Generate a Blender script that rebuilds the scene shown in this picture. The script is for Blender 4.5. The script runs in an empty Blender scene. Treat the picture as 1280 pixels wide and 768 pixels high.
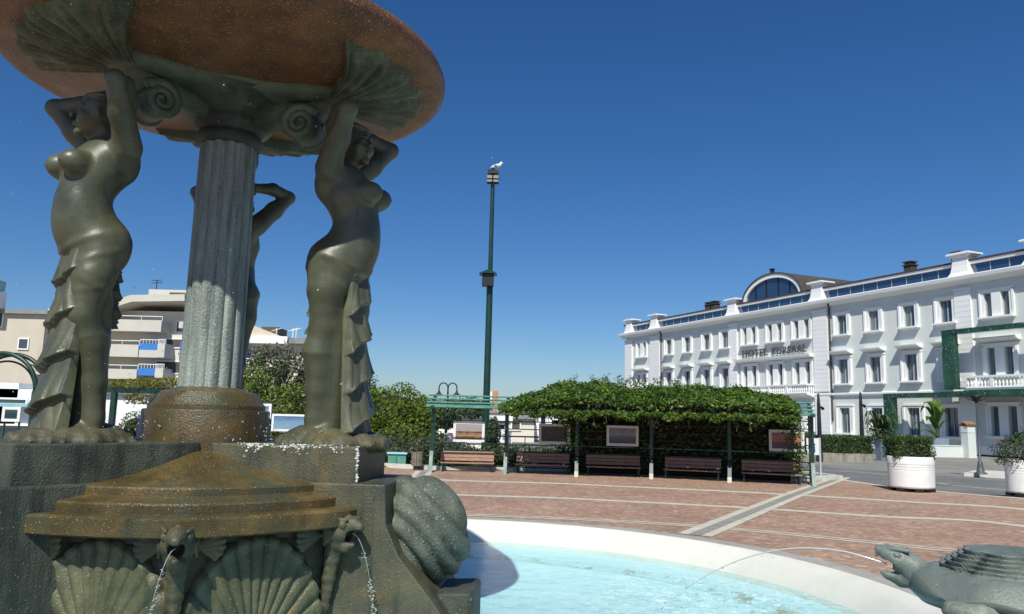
import bpy, bmesh, math, random
import numpy as np
from mathutils import Vector, Matrix
random.seed(7); RNG = np.random.default_rng(11)
PI = math.pi
S = bpy.context.scene
COL = S.collection
# ------------------------------------------------------------------ camera
F, PITCH, ROLL, EYE = 960.0, math.atan(139/960.0), 0.025, 1.75
fw = Vector((0, math.cos(PITCH), math.sin(PITCH))); r0 = Vector((1, 0, 0)); u0 = r0.cross(fw)
rt = r0*math.cos(ROLL)+u0*math.sin(ROLL); up = -r0*math.sin(ROLL)+u0*math.cos(ROLL)
cam = bpy.data.cameras.new('camera'); co = bpy.data.objects.new('camera', cam); COL.objects.link(co)
m = Matrix.Identity(4)
for i in range(3):
    m[i][0], m[i][1], m[i][2] = rt[i], up[i], -fw[i]
m[2][3] = EYE
co.matrix_world = m
cam.sensor_width = 36; cam.lens = 36*F/1280; cam.clip_end = 4000; cam.clip_start = .05
S.camera = co
def ray(x, y): return fw+rt*((x-640)/F)-up*((y-384)/F)
def at(x, y, Y):                      # authoring aid: the point seen at photo pixel (x,y) at distance Y
    d = ray(x, y); return Vector((0, 0, EYE))+d*(Y/d.y)
def gz(x, y, z=0.0):
    d = ray(x, y); return Vector((0, 0, EYE))+d*((z-EYE)/d.z)
# ------------------------------------------------------------------ light
EL, SX, SY = math.radians(49), -.19, -.982
w = bpy.data.worlds.new('World'); S.world = w; w.use_nodes = True
nt = w.node_tree; bg = nt.nodes['Background']; sky = nt.nodes.new('ShaderNodeTexSky')
sky.sky_type = 'NISHITA'; sky.sun_disc = False; sky.sun_elevation = EL; sky.sun_rotation = math.atan2(SX, SY)
sky.air_density = .9; sky.dust_density = .6; sky.ozone_density = 6.0; sky.altitude = 0
hs = nt.nodes.new('ShaderNodeHueSaturation'); hs.inputs['Saturation'].default_value = 1.22; hs.inputs['Hue'].default_value = .5045; nt.links.new(sky.outputs[0], hs.inputs['Color'])
nt.links.new(hs.outputs[0], bg.inputs[0]); bg.inputs[1].default_value = .09
sl = bpy.data.lights.new('sun', 'SUN'); so = bpy.data.objects.new('sun', sl); COL.objects.link(so)
sl.energy = 4.5; sl.angle = math.radians(.5); sl.color = (1, .985, .88)
so.rotation_euler = Vector((SX*math.cos(EL), SY*math.cos(EL), math.sin(EL))).to_track_quat('Z', 'Y').to_euler()
so.location = (0, -5, 30)
S.view_settings.view_transform = 'Standard'; S.view_settings.look = 'None'
S.view_settings.exposure = 0.1; S.view_settings.gamma = 1; S.view_settings.use_curve_mapping = False
S.cycles.max_bounces = 6; S.cycles.transparent_max_bounces = 12; S.cycles.caustics_reflective = False; S.cycles.caustics_refractive = False
# ------------------------------------------------------------------ materials
def newmat(name):
    M = bpy.data.materials.new(name); M.use_nodes = True
    return M, M.node_tree, M.node_tree.nodes['Principled BSDF']
def N(nt, t, **k):
    n = nt.nodes.new(t)
    for a, b in k.items():
        if a in n.inputs: n.inputs[a].default_value = b
        else: setattr(n, a, b)
    return n
def ramp(nt, fac, stops):
    r = N(nt, 'ShaderNodeValToRGB'); e = r.color_ramp.elements
    while len(e) < len(stops): e.new(.5)
    for q, (p, c) in zip(e, stops):
        q.position = p; q.color = (*c, 1) if len(c) == 3 else c
    nt.links.new(fac, r.inputs[0]); return r.outputs[0]
def mix(nt, f, a, b, mode='MIX'):
    x = N(nt, 'ShaderNodeMix', data_type='RGBA', blend_type=mode)
    for s, v in ((0, f), (6, a), (7, b)):
        if hasattr(v, 'links'): nt.links.new(v, x.inputs[s])
        else: x.inputs[s].default_value = v if s == 0 else (*v, 1)
    return x.outputs[2]
def mat(name, c1, c2=None, scale=3, rough=.7, bump=0, bscale=None, spec=.5, metal=0, speck=None, sscale=60, sthr=.68, coat=0, mid=None, stretch=None, drop=0, stain=None, streak=None):
    M, nt, p = newmat(name)
    p.inputs['Roughness'].default_value = rough; p.inputs['Metallic'].default_value = metal
    p.inputs['Specular IOR Level'].default_value = spec; p.inputs['Coat Weight'].default_value = coat; p.inputs['Coat Roughness'].default_value = .15
    if c2 is None:
        p.inputs['Base Color'].default_value = (*c1, 1)
        if not bump: return M
    tc = N(nt, 'ShaderNodeTexCoord'); vec = tc.outputs['Object']
    if stretch:
        mp = N(nt, 'ShaderNodeMapping'); mp.inputs['Scale'].default_value = stretch; nt.links.new(vec, mp.inputs[0]); vec2 = mp.outputs[0]
    else: vec2 = vec
    if c2 is not None:
        n = N(nt, 'ShaderNodeTexNoise', Scale=scale, Detail=6, Roughness=.65); nt.links.new(vec2, n.inputs['Vector'])
        st = [(.33, c1), (.67, c2)] if mid is None else [(.3, c1), (.5, mid), (.7, c2)]
        col = ramp(nt, n.outputs[0], st)
        if stain:
            n3 = N(nt, 'ShaderNodeTexNoise', Scale=stain[1], Detail=8, Roughness=.7); nt.links.new(vec2, n3.inputs['Vector'])
            col = mix(nt, ramp(nt, n3.outputs[0], [(stain[2], (0, 0, 0)), (stain[2]+.1, (1, 1, 1))]), col, stain[0])
        if streak:
            m5 = N(nt, 'ShaderNodeMapping'); m5.inputs['Scale'].default_value = (streak[1], streak[1], streak[1]*.09); nt.links.new(vec, m5.inputs[0])
            n5 = N(nt, 'ShaderNodeTexNoise', Scale=1, Detail=5, Roughness=.7); nt.links.new(m5.outputs[0], n5.inputs['Vector'])
            col = mix(nt, ramp(nt, n5.outputs[0], [(streak[2], (0, 0, 0)), (streak[2]+.16, (streak[3],)*3)]), col, streak[0])
        if speck:
            n2 = N(nt, 'ShaderNodeTexNoise', Scale=sscale, Detail=2); nt.links.new(vec, n2.inputs['Vector'])
            col = mix(nt, ramp(nt, n2.outputs[0], [(sthr, (0, 0, 0)), (sthr+.05, (1, 1, 1))]), col, speck)
        nt.links.new(col, p.inputs['Base Color'])
        if drop:
            rr = ramp(nt, n.outputs[0], [(.3, (rough-drop,)*3), (.7, (rough+drop,)*3)]); nt.links.new(rr, p.inputs['Roughness'])
    if bump:
        b = N(nt, 'ShaderNodeBump', Strength=bump, Distance=.02); n4 = N(nt, 'ShaderNodeTexNoise', Scale=bscale or scale*4, Detail=5)
        nt.links.new(vec, n4.inputs['Vector']); nt.links.new(n4.outputs[0], b.inputs['Height']); nt.links.new(b.outputs[0], p.inputs['Normal'])
    return M
def leafmat(name, cols, trans=.3):
    M, nt, p = newmat(name)
    g = N(nt, 'ShaderNodeNewGeometry'); tc = N(nt, 'ShaderNodeTexCoord')
    n = N(nt, 'ShaderNodeTexNoise', Scale=1.5, Detail=4, Roughness=.7); nt.links.new(tc.outputs['Object'], n.inputs['Vector'])
    ma = N(nt, 'ShaderNodeMath', operation='MULTIPLY_ADD'); ma.inputs[1].default_value = .55; nt.links.new(g.outputs['Random Per Island'], ma.inputs[0])
    m2 = N(nt, 'ShaderNodeMath', operation='MULTIPLY_ADD'); m2.inputs[1].default_value = 1.5; m2.inputs[2].default_value = -.52
    nt.links.new(n.outputs[0], m2.inputs[0]); nt.links.new(m2.outputs[0], ma.inputs[2])
    c = ramp(nt, ma.outputs[0], [(i/(len(cols)-1)*.8+.1, q) for i, q in enumerate(cols)])
    nt.links.new(c, p.inputs['Base Color']); p.inputs['Roughness'].default_value = .5; p.inputs['Specular IOR Level'].default_value = .35
    t = N(nt, 'ShaderNodeBsdfTranslucent'); nt.links.new(c, t.inputs[0])
    x = N(nt, 'ShaderNodeMixShader'); x.inputs[0].default_value = trans
    nt.links.new(p.outputs[0], x.inputs[1]); nt.links.new(t.outputs[0], x.inputs[2]); nt.links.new(x.outputs[0], nt.nodes['Material Output'].inputs[0])
    return M
MT = {}
MT['statue'] = mat('wet green bronze', (.05, .056, .033), (.125, .126, .072), 2.2, .42, .10, 45, .55, speck=(.34, .36, .3), sscale=75, sthr=.73, mid=(.08, .083, .048), drop=.12, stain=((.085, .105, .085), 1.6, .56), streak=((.035, .042, .03), 7, .56, .6))
MT['stone'] = mat('wet dark stone', (.04, .044, .03), (.12, .108, .06), 2.4, .5, .45, 70, .5, speck=(.36, .36, .3), sscale=80, sthr=.70, mid=(.075, .072, .042), drop=.15, stain=((.13, .10, .04), 1.4, .55), streak=((.028, .034, .024), 5, .52, .8))
MT['darkstone'] = mat('rough grey green stone', (.03, .036, .028), (.09, .1, .075), 3, .6, .5, 70, .4, speck=(.26, .3, .25), sscale=70, sthr=.68, stain=((.11, .105, .06), 1.1, .60), streak=((.018, .024, .02), 5, .5, .8))
MT['shellgreen'] = mat('wet olive green shell stone', (.055, .058, .030), (.17, .165, .085), 3, .42, .4, 60, .5, speck=(.4, .44, .36), sscale=70, sthr=.69, mid=(.095, .096, .05), stain=((.14, .095, .03), 1.5, .56), streak=((.03, .04, .026), 6, .54, .6))
MT['mossbronze'] = mat('mossy dark bronze', (.035, .045, .028), (.13, .15, .095), 4, .55, .6, 60, .4, speck=(.3, .32, .26), sscale=60, sthr=.66, mid=(.065, .075, .045), stain=((.09, .05, .02), 1.6, .58))
MT['shellstone'] = mat('rough pale grey green stone', (.05, .06, .045), (.17, .19, .145), 3.5, .65, .7, 60, .4, speck=(.32, .36, .3), sscale=60, sthr=.64, mid=(.10, .118, .09))
MT['rust'] = mat('mineral stained stone', (.045, .036, .014), (.165, .105, .033), 2.6, .36, .4, 70, .5, speck=(.4, .36, .26), sscale=85, sthr=.67, mid=(.088, .062, .021), drop=.15, stain=((.06, .062, .034), 1.8, .50), streak=((.03, .022, .01), 6, .55, .7))
MT['bowl'] = mat('rust stained bowl', (.06, .026, .010), (.25, .11, .038), 2.6, .40, .8, 70, .5, speck=(.36, .25, .15), sscale=55, sthr=.62, mid=(.15, .062, .02), stain=((.14, .17, .11), .75, .60))
MT['verdigris'] = mat('verdigris bronze', (.045, .065, .045), (.15, .19, .13), 2.5, .5, .6, 45, .45, speck=(.34, .38, .32), sscale=70, sthr=.7)
MT['column'] = mat('blue grey weathered column', (.12, .145, .13), (.32, .37, .335), 2.2, .5, .5, 50, .5, speck=(.45, .48, .46), sscale=60, sthr=.64, stretch=(6, 6, .7))
MT['turtle'] = mat('smooth grey bronze', (.10, .125, .115), (.21, .24, .215), 2.5, .46, .25, 60, .4, mid=(.14, .165, .148), stain=((.08, .105, .09), 3.2, .57), speck=(.32, .34, .3), sscale=50, sthr=.7, streak=((.07, .09, .08), 9, .56, .7))
MT['turtlefoot'] = mat('worn pale bronze', (.1, .125, .1), (.3, .32, .27), 9, .6, .5, 40)
MT['lime'] = mat('white lime crust', (.6, .6, .54), (.8, .8, .75), 20, .9)
MT['white'] = mat('white stucco', (.62, .66, .635), (.68, .71, .685), .9, .85, streak=((.5, .52, .5), 1.6, .60, .35))
MT['wtrim'] = mat('white painted trim', (.86, .86, .85))
MT['hroof'] = mat('dark brown roof', (.05, .04, .035), (.085, .07, .06), 1.2, .8)
MT['dark'] = mat('dark metal', (.012, .014, .016), rough=.45)
MT['greenmetal'] = mat('dark green painted metal', (.005, .03, .022), (.01, .05, .037), 4, .4)
MT['teal'] = mat('faded teal painted metal', (.05, .22, .17), (.16, .36, .3), 5, .45)
MT['tealgrey'] = mat('worn sunlit green grey metal', (.06, .13, .11), (.22, .29, .26), 6, .5)  # worn paint, lightened for the sun on the lower legs
MT['wood'] = mat('weathered pinkish wood', (.26, .13, .09), (.42, .25, .18), 6, .7, stretch=(1, 8, 8))
MT['binwood'] = mat('grey weathered slats', (.13, .11, .09), (.25, .22, .18), 5, .8)
MT['frame'] = mat('white poster frame', (.7, .72, .74), (.8, .8, .8), 3, .6)
MT['marble'] = mat('green marble', (.008, .04, .026), (.03, .10, .065), 1.2, .3, speck=(.4, .5, .45), sscale=9, sthr=.66)
MT['bark'] = mat('brown bark', (.05, .035, .025), (.12, .09, .065), 8, .9, .5)
MT['beige'] = mat('beige render', (.55, .48, .38), (.62, .55, .45), .6, .9, streak=((.4, .36, .3), 1.2, .58, .5))
MT['cream'] = mat('cream render', (.66, .6, .5), (.74, .68, .58), .6, .9, streak=((.48, .44, .37), 1.2, .58, .5))
MT['balc'] = mat('pale cream balcony', (.55, .52, .46), (.62, .59, .52), .8, .9, streak=((.42, .39, .33), 1.2, .58, .5))
MT['bluepanel'] = mat('blue balcony screen', (.04, .2, .55), rough=.6)
MT['brownpanel'] = mat('brown screen', (.1, .075, .055), rough=.8)
MT['shade'] = mat('painted recess shade', (.09, .08, .075), rough=.9)  # flat dark tone standing for the shade inside balcony recesses
MT['tealroof'] = mat('pale teal roof', (.2, .45, .5), (.3, .55, .58), 2, .6)
MT['greyroof'] = mat('grey roof', (.2, .2, .2), (.3, .3, .29), 2, .8)
MT['brick'] = mat('orange brick tower', (.5, .2, .1), (.6, .27, .15), 2, .9)
MT['soil'] = mat('dark soil', (.03, .022, .015), rough=1)
MT['planter'] = mat('white painted concrete', (.74, .74, .72), (.84, .84, .82), 3, .6, .15, 30, stain=((.55, .54, .5), 2.2, .63), streak=((.5, .49, .44), 5, .6, .5))
MT['pot'] = mat('blue grey pot', (.16, .2, .27), (.2, .25, .32), 3, .5)
MT['potstone'] = mat('streaked concrete planter', (.2, .18, .15), (.42, .38, .32), 2, .9, stretch=(3, 3, .4))
MT['poster'] = mat('purple poster', (.25, .12, .3), (.7, .5, .55), 5, .6)
MT['gold'] = mat('terracotta tiles', (.22, .10, .05), (.38, .2, .11), 8, .8)
MT['binblue'] = mat('navy bin', (.015, .02, .07), rough=.6)
MT['flower'] = mat('red orange blossom', (.65, .08, .03), (.75, .2, .05), 9, .6)
MT['white_gull'] = mat('white feathers', (.8, .8, .8)); MT['greyf'] = mat('grey feathers', (.4, .42, .45)); MT['beak'] = mat('yellow beak', (.7, .4, .05))
L_ = {}
L_['vine'] = leafmat('trumpet vine leaves', [(.02, .052, .007), (.048, .11, .012), (.09, .17, .02), (.15, .215, .035)])
L_['bright'] = leafmat('bright hedge leaves', [(.03, .065, .006), (.08, .14, .012), (.145, .21, .02), (.23, .29, .04)])
L_['hedge'] = leafmat('dark hedge leaves', [(.012, .028, .010), (.03, .055, .018), (.06, .09, .03), (.13, .16, .07)], .15)
L_['grey'] = leafmat('olive grey leaves', [(.03, .045, .02), (.06, .08, .035), (.10, .12, .06), (.2, .2, .13)], .2)
L_['box'] = leafmat('clipped hedge leaves', [(.015, .04, .010), (.035, .08, .018), (.06, .12, .028), (.12, .19, .06)], .2)
L_['palm'] = leafmat('palm leaves', [(.03, .06, .02), (.06, .1, .03), (.1, .14, .05)], .2)
L_['yellow'] = leafmat('yellow green leaves', [(.06, .09, .008), (.14, .17, .015), (.24, .24, .03), (.3, .2, .04)], .3)
def glassmat(name, c, rough=.05):
    M, nt, p = newmat(name); p.inputs['Base Color'].default_value = (*c, 1); p.inputs['Roughness'].default_value = rough
    p.inputs['Specular IOR Level'].default_value = 1.0; p.inputs['IOR'].default_value = 1.6; return M
MT['pane'] = glassmat('window glass', (.03, .045, .06)); MT['paneblue'] = glassmat('blue glazing', (.02, .05, .12))
MT['curtain'] = mat('pale net curtain', (.35, .4, .42), (.5, .54, .54), 2, .8, stretch=(8, 8, .5))
def picmat(name, stops, noise, nscale, dark):
    M, nt, p = newmat(name); tc = N(nt, 'ShaderNodeTexCoord'); sp = N(nt, 'ShaderNodeSeparateXYZ'); nt.links.new(tc.outputs['Generated'], sp.inputs[0])
    c = ramp(nt, sp.outputs[2], stops); n = N(nt, 'ShaderNodeTexNoise', Scale=nscale, Detail=5); mp = N(nt, 'ShaderNodeMapping'); mp.inputs['Scale'].default_value = (1, 1, 2.5)
    nt.links.new(tc.outputs['Generated'], mp.inputs[0]); nt.links.new(mp.outputs[0], n.inputs['Vector'])
    c = mix(nt, ramp(nt, n.outputs[0], [(.45, (0, 0, 0)), (.7, (noise,)*3)]), c, dark)
    nt.links.new(c, p.inputs['Base Color']); p.inputs['Roughness'].default_value = .35; return M
PIC = [picmat('print of an evening beach', [(.0, (.05, .03, .03)), (.3, (.3, .16, .07)), (.5, (.03, .035, .06)), (.55, (.3, .29, .33)), (1, (.32, .33, .38))], .8, 4, (.5, .3, .13)),
       picmat('print of a dark sea', [(0, (.02, .015, .015)), (.5, (.05, .035, .04)), (1, (.07, .06, .07))], .5, 4, (.14, .1, .12)),
       picmat('print of a grey harbour', [(0, (.04, .04, .06)), (.4, (.12, .12, .18)), (.6, (.3, .3, .36)), (1, (.2, .21, .28))], .6, 5, (.06, .06, .09)),
       picmat('print of a red sunset', [(0, (.08, .06, .09)), (.35, (.12, .06, .1)), (.5, (.5, .13, .06)), (.65, (.35, .17, .12)), (1, (.28, .2, .17))], .7, 4, (.1, .07, .06)),
       picmat('print of a blue sea', [(0, (.2, .32, .42)), (.5, (.16, .3, .46)), (1, (.04, .13, .3))], .2, 4, (.4, .5, .55)),
       picmat('print of a dark green bay', [(0, (.02, .05, .05)), (.5, (.01, .05, .06)), (1, (.06, .09, .1))], .5, 6, (.02, .02, .03))]
# ------------------------------------------------------------------ mesh helpers
class MB:
    def __init__(s): s.v = []; s.f = []
    def add(s, vs, fs):
        b = len(s.v); s.v += [tuple(v) for v in vs]; s.f += [tuple(i+b for i in f) for f in fs]; return s
    def box(s, x0, x1, y0, y1, z0, z1):
        return s.add([(x, y, z) for z in (z0, z1) for y in (y0, y1) for x in (x0, x1)],
                     [(0, 2, 3, 1), (4, 5, 7, 6), (0, 1, 5, 4), (2, 6, 7, 3), (0, 4, 6, 2), (1, 3, 7, 5)])
    def prism(s, poly, a, b, fn):          # poly 2D -> fn(u,v,w) for w=a and b
        n = len(poly)
        return s.add([fn(u, v, a) for u, v in poly]+[fn(u, v, b) for u, v in poly],
                     [tuple(range(n))[::-1], tuple(range(n, 2*n))]+[(i, (i+1) % n, n+(i+1) % n, n+i) for i in range(n)])
    def tube(s, pts, r, n=8, cap=True):
        pts = [Vector(p) for p in pts]; k = len(pts); rs = r if isinstance(r, (list, tuple)) else [r]*k
        vs = []; prev = None
        for i, p in enumerate(pts):
            d = (pts[min(i+1, k-1)]-pts[max(i-1, 0)]).normalized()
            a = prev if prev is not None else (Vector((0, 0, 1)) if abs(d.z) < .9 else Vector((1, 0, 0)))
            a = (a-d*a.dot(d)).normalized(); prev = a; b = d.cross(a)
            vs += [p+(a*math.cos(2*PI*j/n)+b*math.sin(2*PI*j/n))*rs[i] for j in range(n)]
        fs = [(i*n+j, i*n+(j+1) % n, (i+1)*n+(j+1) % n, (i+1)*n+j) for i in range(k-1) for j in range(n)]
        if cap: fs += [tuple(range(n))[::-1], tuple(range((k-1)*n, k*n))]
        return s.add(vs, fs)
    def lathe(s, prof, n=48, c=(0, 0), ph=0, rfn=None, a0=0, a1=None):
        full = a1 is None; a1 = 2*PI if full else a1; k = len(prof); m = n if full else n+1
        vs = []
        for r, z in prof:
            for j in range(m):
                a = a0+(a1-a0)*j/n+ph; q = r*(rfn(a, z) if rfn else 1)
                vs.append((c[0]+q*math.cos(a), c[1]+q*math.sin(a), z))
        fs = [(i*m+j, i*m+(j+1) % m, (i+1)*m+(j+1) % m, (i+1)*m+j) for i in range(k-1) for j in range(n)]
        return s.add(vs, fs)
    def ball(s, c, r, n=10, sq=(1, 1, 1)):
        return s.add(*_ball(c, r, n, sq))
    def build(s, name, M, parent=None, smooth=False, bevel=0, **k):
        me = bpy.data.meshes.new(name); me.from_pydata(s.v, [], s.f); me.update()
        if bevel:
            bm = bmesh.new(); bm.from_mesh(me); bmesh.ops.remove_doubles(bm, verts=bm.verts, dist=1e-5)
            ed = [e for e in bm.edges if len(e.link_faces) == 2 and e.calc_face_angle(0) > .5]
            bmesh.ops.bevel(bm, geom=ed, offset=bevel, segments=2, profile=.6, affect='EDGES'); bm.to_mesh(me); bm.free()
        return link(name, me, M, parent, smooth, **k)
def _ball(c, r, n, sq):
    vs = []; fs = []; m = n*2
    for i in range(n+1):
        t = PI*i/n
        for j in range(m):
            a = 2*PI*j/m; vs.append((c[0]+r*sq[0]*math.sin(t)*math.cos(a), c[1]+r*sq[1]*math.sin(t)*math.sin(a), c[2]+r*sq[2]*math.cos(t)))
    for i in range(n):
        for j in range(m): fs.append((i*m+j, (i+1)*m+j, (i+1)*m+(j+1) % m, i*m+(j+1) % m))
    return vs, fs
def link(name, me, M, parent=None, smooth=False, label=None, cat=None, group=None, kind=None, loc=None, fixn=True):
    if fixn:
        bm = bmesh.new(); bm.from_mesh(me); bmesh.ops.recalc_face_normals(bm, faces=bm.faces); bm.to_mesh(me); bm.free()
    if smooth: me.polygons.foreach_set('use_smooth', [True]*len(me.polygons))
    for q in (M if isinstance(M, (list, tuple)) else [M]): me.materials.append(q)
    o = bpy.data.objects.new(name, me); COL.objects.link(o)
    if parent is not None: o.parent = parent
    if loc is not None: o.location = loc
    return tag(o, label, cat, group, kind)
def tag(o, label=None, cat=None, group=None, kind=None):
    for a, b in (('label', label), ('category', cat), ('group', group), ('kind', kind)):
        if b: o[a] = b
    return o
def thing(name, label, cat, loc=(0, 0, 0), rz=0, group=None):
    o = bpy.data.objects.new(name, None); COL.objects.link(o); o.location = loc; o.rotation_euler = (0, 0, rz); o.empty_display_size = .2
    return tag(o, label, cat, group)
def dup(o, parent=None, **k):
    c = o.copy(); COL.objects.link(c)
    if parent is not None: c.parent = parent
    for ch in list(o.children): dup(ch, c)
    for a, b in k.items():
        if a == 'loc': c.location = b
        elif a == 'rz': c.rotation_euler = (0, 0, b)
        else: c[a] = b
    return c
def fastmesh(name, V, Fq, fixed=4):
    me = bpy.data.meshes.new(name); n = len(Fq)
    me.vertices.add(len(V)); me.vertices.foreach_set('co', np.ascontiguousarray(V, dtype=np.float32).ravel())
    me.loops.add(n*fixed); me.loops.foreach_set('vertex_index', np.ascontiguousarray(Fq, dtype=np.int32).ravel())
    me.polygons.add(n); me.polygons.foreach_set('loop_start', np.arange(0, n*fixed, fixed, dtype=np.int32))
    me.update(calc_edges=True); me.validate(); return me
# leaves: one pointed, folded leaf = two quads sharing the mid-rib
def leaves(name, M, pts, nrm, size, parent=None, jit=.9, asp=.5, **k):
    P = np.asarray(pts, float); n = len(P); nr = np.asarray(nrm, float)+RNG.normal(0, jit, (n, 3)); nr /= np.linalg.norm(nr, axis=1)[:, None]+1e-9
    t = np.cross(nr, RNG.normal(0, 1, (n, 3))); t /= np.linalg.norm(t, axis=1)[:, None]+1e-9; b = np.cross(nr, t)
    s = size*RNG.uniform(.6, 1.4, (n, 1)); wd = s*asp
    q = np.stack([P-t*s*.5, P+b*wd*.5+nr*wd*.12, P+t*s*.5, P-b*wd*.5+nr*wd*.12], 1).reshape(-1, 3)
    return link(name, fastmesh(name, q, np.arange(4*n).reshape(n, 4)), M, parent, fixn=False, **k)
def shell_pts(blobs, n, depth=.25, lump=.12, zmin=None):
    """points near the surface of a union of ellipsoids, with lumps and gaps"""
    out = []; on = []
    B = np.array([b[:6] for b in blobs], float); wgt = (B[:, 3]*B[:, 4]*B[:, 5])**(2/3.); wgt /= wgt.sum()
    for i, b in enumerate(B):
        k = max(8, int(n*wgt[i])); d = RNG.normal(0, 1, (k, 3)); d /= np.linalg.norm(d, axis=1)[:, None]
        lum = 1+lump*(np.sin(d[:, 0]*9+i)+np.sin(d[:, 1]*11+2*i)+np.sin(d[:, 2]*8+i*3))/2
        r = lum*(1-depth*RNG.random(k)**1.6); p = b[:3]+d*b[3:6]*r[:, None]
        keep = np.ones(k, bool)
        for j, c in enumerate(B):
            if j != i: keep &= (((p-c[:3])/c[3:6])**2).sum(1) > .55
        if zmin is not None: keep &= p[:, 2] > zmin
        out.append(p[keep]); nn = d/b[3:6]; on.append((nn/np.linalg.norm(nn, axis=1)[:, None])[keep])
    return np.vstack(out), np.vstack(on)
def box_pts(x0, x1, y0, y1, z0, z1, n, lump=.06):
    a = np.array([(x1-x0)*(y1-y0)]+[(x1-x0)*(z1-z0)]*2+[(y1-y0)*(z1-z0)]*2); a = a/a.sum(); out = []; on = []
    for i, (q, nr) in enumerate(zip(a, [(0, 0, 1), (0, -1, 0), (0, 1, 0), (-1, 0, 0), (1, 0, 0)])):
        k = int(n*q)+4; p = RNG.random((k, 3))*[x1-x0, y1-y0, z1-z0]+[x0, y0, z0]; nr = np.array(nr, float)
        ax = int(np.argmax(abs(nr))); hi = [x1, y1, z1][ax]; lo = [x0, y0, z0][ax]
        p[:, ax] = (hi if nr.sum() > 0 else lo)+nr[ax]*(lump*np.sin(p[:, (ax+1) % 3]*5+p[:, (ax+2) % 3]*4)-RNG.random(k)**1.5*.22*(1 if True else 0))
        out.append(p); on.append(np.tile(nr, (k, 1)))
    return np.vstack(out), np.vstack(on)
# signed-distance sculpting with surface nets
class SDF:
    def __init__(s, lo, hi, h):
        s.lo = np.array(lo, float); s.h = h; s.n = np.ceil((np.array(hi)-s.lo)/h).astype(int)+1
        ax = [s.lo[i]+h*np.arange(s.n[i]) for i in range(3)]
        s.X, s.Y, s.Z = np.meshgrid(*ax, indexing='ij'); s.D = np.full(s.X.shape, 9.0)
    def _box(s, lo, hi):
        a = np.maximum(0, np.floor((np.array(lo)-s.lo)/s.h).astype(int)); c = np.minimum(s.n, np.ceil((np.array(hi)-s.lo)/s.h).astype(int)+1)
        return tuple(slice(i, max(i, j)) for i, j in zip(a, c))
    def _u(s, d, k, sl):
        D = s.D[sl]
        if k <= 0: s.D[sl] = np.minimum(D, d); return
        q = np.clip(.5+.5*(D-d)/k, 0, 1); s.D[sl] = D*(1-q)+d*q-k*q*(1-q)
    def cap(s, a, b, ra, rb, k=.05):
        a = np.array(a, float); b = np.array(b, float); ab = b-a; L = ab@ab; mg = max(ra, rb)+2*k+3*s.h
        sl = s._box(np.minimum(a, b)-mg, np.maximum(a, b)+mg); X, Y, Z = s.X[sl], s.Y[sl], s.Z[sl]
        t = np.clip(((X-a[0])*ab[0]+(Y-a[1])*ab[1]+(Z-a[2])*ab[2])/L, 0, 1)
        d = np.sqrt((X-a[0]-t*ab[0])**2+(Y-a[1]-t*ab[1])**2+(Z-a[2]-t*ab[2])**2)-(ra+(rb-ra)*t)
        s._u(d, k, sl); return s
    def chain(s, pts, rs, k=.05):
        for i in range(len(pts)-1): s.cap(pts[i], pts[i+1], rs[i], rs[i+1], k)
        return s
    def ell(s, c, r, k=.05, ry=0, rz=0, sub=False):
        mg = (max(r) if ry or rz else np.array(r))*(1+3*k/min(r))+3*s.h; sl = s._box(np.array(c)-mg, np.array(c)+mg); x, y, z = s.X[sl]-c[0], s.Y[sl]-c[1], s.Z[sl]-c[2]
        if rz: x, y = x*math.cos(rz)+y*math.sin(rz), -x*math.sin(rz)+y*math.cos(rz)
        if ry: x, z = x*math.cos(ry)-z*math.sin(ry), x*math.sin(ry)+z*math.cos(ry)
        d = (np.sqrt((x/r[0])**2+(y/r[1])**2+(z/r[2])**2)-1)*min(r)
        if sub: s.D[sl] = np.maximum(s.D[sl], -d)
        else: s._u(d, k, sl)
        return s
    def mesh(s, name):
        D = s.D; n = D.shape; sg = D < 0
        cx = np.zeros((n[0]-1, n[1]-1, n[2]-1, 3)); cnt = np.zeros(cx.shape[:3])
        cor = [(i, j, k) for i in (0, 1) for j in (0, 1) for k in (0, 1)]
        g = lambda A, c: A[c[0]:n[0]-1+c[0], c[1]:n[1]-1+c[1], c[2]:n[2]-1+c[2]]
        for a in cor:
            for ax in range(3):
                if a[ax] == 0:
                    b = list(a); b[ax] = 1; da, db = g(D, a), g(D, b); m_ = (da < 0) != (db < 0)
                    t = np.where(m_, da/np.where(m_, da-db, 1), 0)
                    for q in range(3): cx[..., q] += np.where(m_, a[q]+(t if q == ax else 0), 0)
                    cnt += m_
        act = cnt > 0; idx = -np.ones(act.shape, int); idx[act] = np.arange(act.sum())
        ii = np.argwhere(act); V = s.lo+s.h*(ii+cx[act]/cnt[act][:, None]); Q = []
        for ax in range(3):
            b1, b2 = (ax+1) % 3, (ax+2) % 3
            sl = [slice(1, n[q]-1) for q in range(3)]; sl[ax] = slice(0, n[ax]-1); A = sg[tuple(sl)]
            sl2 = list(sl); sl2[ax] = slice(1, n[ax]); B = sg[tuple(sl2)]
            e = np.argwhere(A != B); flip = A[tuple(e.T)]; e = e.copy(); e[:, b1] += 1; e[:, b2] += 1
            def cell(o1, o2):
                c = e.copy(); c[:, b1] -= o1; c[:, b2] -= o2; return idx[tuple(c.T)]
            q = np.stack([cell(1, 1), cell(0, 1), cell(0, 0), cell(1, 0)], 1); q[~flip] = q[~flip][:, ::-1]; Q.append(q)
        return fastmesh(name, V, np.vstack(Q))
    def build(s, name, M, parent=None, **k): return link(name, s.mesh(name), M, parent, True, fixn=False, **k)
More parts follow.
